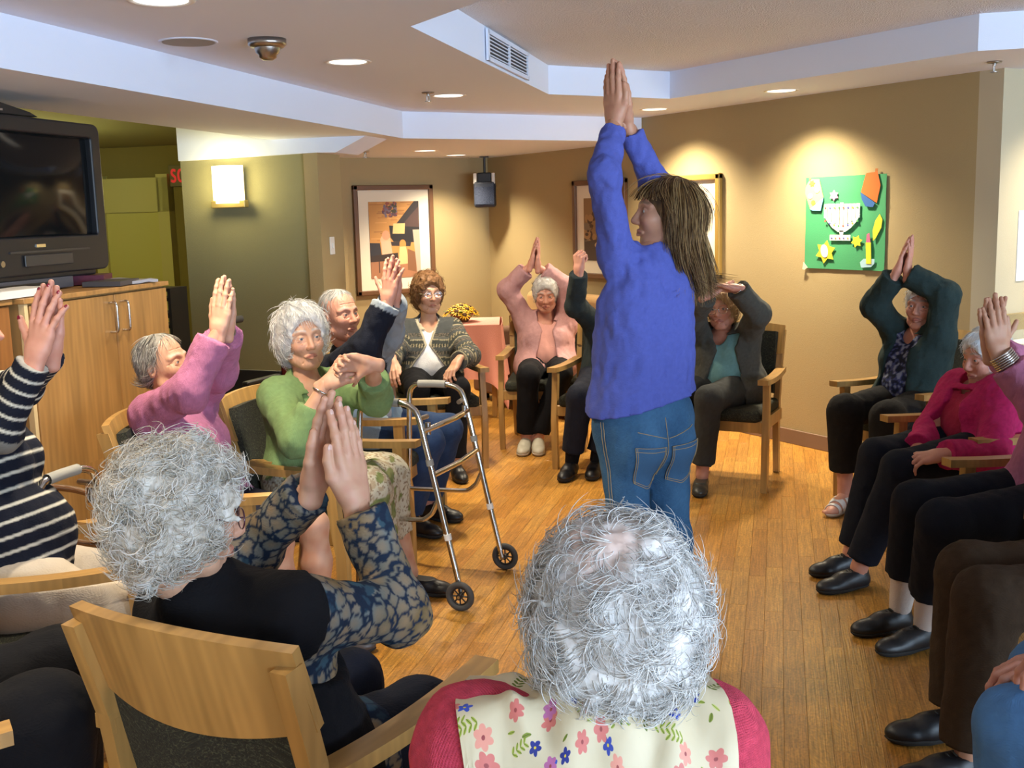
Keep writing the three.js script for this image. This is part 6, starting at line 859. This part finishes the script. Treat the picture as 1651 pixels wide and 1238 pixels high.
{ // flowered scarf lying over the raspberry cardigan
  const P = people.red, F = P.clothes[0].made.F, tex = canvasTex(1024, 1024, (g, w, h) => {
    g.fillStyle = '#c4b799'; g.fillRect(0, 0, w, h);
    const leaf = (x, y, a, l, c) => { g.save(); g.translate(x, y); g.rotate(a); ell(g, c, l / 2, 0, l / 2, l / 5); g.strokeStyle = '#3f4a14'; g.lineWidth = 2; g.beginPath(); g.moveTo(0, 0); g.lineTo(l, 0); g.stroke(); g.restore(); };
    const flower = (x, y, r, c, c2, n = 5) => { for (let i = 0; i < n; i++) { const a = i / n * 6.283 + x; ell(g, c, x + r * 0.6 * Math.cos(a), y + r * 0.6 * Math.sin(a), r * 0.5, r * 0.36, a); } ell(g, c2, x, y, r * 0.2, r * 0.2); };
    const sprig = (x, y, a, n, c) => { for (let i = 0; i < n; i++) { const px = x + i * 20 * Math.cos(a), py = y + i * 20 * Math.sin(a); leaf(px, py, a + 0.9, 26, c); leaf(px, py, a - 0.9, 26, c); } };
    for (let i = 0; i < 34; i++) sprig(rr(0, w), rr(0, h), rr(0, 6.28), 4, ['#7c8a2a', '#98a53c', '#5f6d1e'][i % 3]);
    for (let i = 0; i < 26; i++) flower(rr(0, w), rr(0, h), rr(24, 34), ['#25388f', '#2f49ad', '#1d2b78'][i % 3], '#c8b23a');
    for (let i = 0; i < 16; i++) flower(rr(0, w), rr(0, h), rr(32, 44), ['#c06a62', '#a85f8e', '#d08a78'][i % 3], '#8a3a3a', 6);
    for (let i = 0; i < 40; i++) leaf(rr(0, w), rr(0, h), rr(0, 6.28), rr(24, 44), ['#8f9c36', '#6f7d24', '#b0b860'][i % 3]);
  });
  const m = mat([1, 1, 1], 0.55, { map: tex, sheen: 0.5, sheenColor: new THREE.Color(1, 1, 1), sheenRoughness: 0.4 });
  const N = 96, R = 26, grid = [], [cx, , cz] = P.pt(1.03, 0, -0.005), fx = P.fwH[0], fz = P.fwH[2], lx = fz, lz = -fx;   // l: the person's left... f: forward
  for (let i = 0; i <= N; i++) { const row = []; for (let k = 0; k <= R; k++) {
    const a = (i / N) * 2 * Math.PI, v = k / R, back = 0.5 - 0.5 * Math.cos(a), r = 0.064 + v * (0.07 + 0.1 * back + 0.008 * Math.sin(a * 2)), l = Math.sin(a) * r * 0.92, f = Math.cos(a) * r * 0.95, x = cx + lx * l + fx * f, z = cz + lz * l + fz * f;
    let y = P.sc[1] + 0.3; for (let q = 0; q < 80; q++) { const d = F.at(x, y, z) - 0.008; if (d < 0.0006) break; y -= Math.max(0.0008, d * 0.8); if (y < P.sc[1] - 0.25) break; }
    const collar = Math.max(0, 1 - v / 0.22); y = Math.min(y, P.sc[1] + 0.085) + 0.03 * collar * collar + 0.006 * Math.sin(a * 9 + v * 5) * Math.sin(v * 3.1) + 0.012 * Math.exp(-(((v - 0.42) / 0.09) ** 2)) * (0.6 + 0.4 * Math.sin(a * 3 + 1)); row.push([x, y, z]);
  } grid.push(row); }
  const g = slab(N, R, (u, v) => sub(grid[Math.round(u * N)][Math.round(v * R)], P.base), (u) => [0, 1, 0], 0.003), p = g.attributes.position, uv = new Float32Array(p.count * 2);
  const key = (x, z) => Math.round(x * 1e5) + ',' + Math.round(z * 1e5), at = new Map(); grid.forEach((row, i) => { let d = 0.1; row.forEach((q, k) => { if (k) d += len(sub(q, row[k - 1])); const a = (i / N) * 2 * Math.PI; at.set(key(q[0] - P.base[0], q[2] - P.base[2]), [Math.sin(a) * d * 2.7 + 0.31, Math.cos(a) * d * 2.7 + 0.12]); }); });
  for (let i = 0; i < p.count; i++) { const q = at.get(key(p.getX(i), p.getZ(i))) ?? [0, 0]; uv[i * 2] = q[0]; uv[i * 2 + 1] = q[1]; } tex.wrapS = tex.wrapT = THREE.RepeatWrapping; g.setAttribute('uv', new THREE.BufferAttribute(uv, 2));
  part('scarf', g, m, P.T).userData.label = 'cream silk scarf printed with flowers';
}
// chairs
seat(people.reptile, 'armchair in the foreground seen from behind, under the woman in the black waistcoat', 0.12);
seat(people.red, 'armchair of the woman in the flowered scarf at the bottom of the picture', 0.1);
seat(people.striped, 'armchair of the woman in the striped top at the left edge', 0.1);
seat(people.pink_left, 'armchair under the woman in the rose pink cardigan before the cabinet', 0.1);
seat(people.green, 'armchair under the woman in the light green cardigan', 0.1);
seat(people.man_left, 'armchair under the man in the grey and navy jacket', 0.1);
seat(people.patterned, 'armchair under the auburn haired woman beside the pink table', 0.1);
seat(people.pink_back, 'armchair under the woman in white trainers', 0.1);
seat(people.fist, 'armchair mostly hidden behind the standing woman', 0.1);
seat(people.grey, 'armchair under the woman in grey cardigan by the right wall', 0.1);
seat(people.dark_green, 'armchair below the green poster', 0.0);
seat(people.magenta, 'armchair under the woman in magenta', 0.0);
seat(people.pink_right, 'armchair under the woman in light pink at the right edge', 0.0);
seat(people.brown, 'armchair under the person in brown corduroy outside the right edge', 0.0);
seat(people.jeans, 'armchair under the person in light blue jeans at the bottom right', 0.02);
seat(people.black, 'armchair at the bottom left corner with one armrest end in view', 0.1);
shade(scene);
renderer.render(scene, camera);
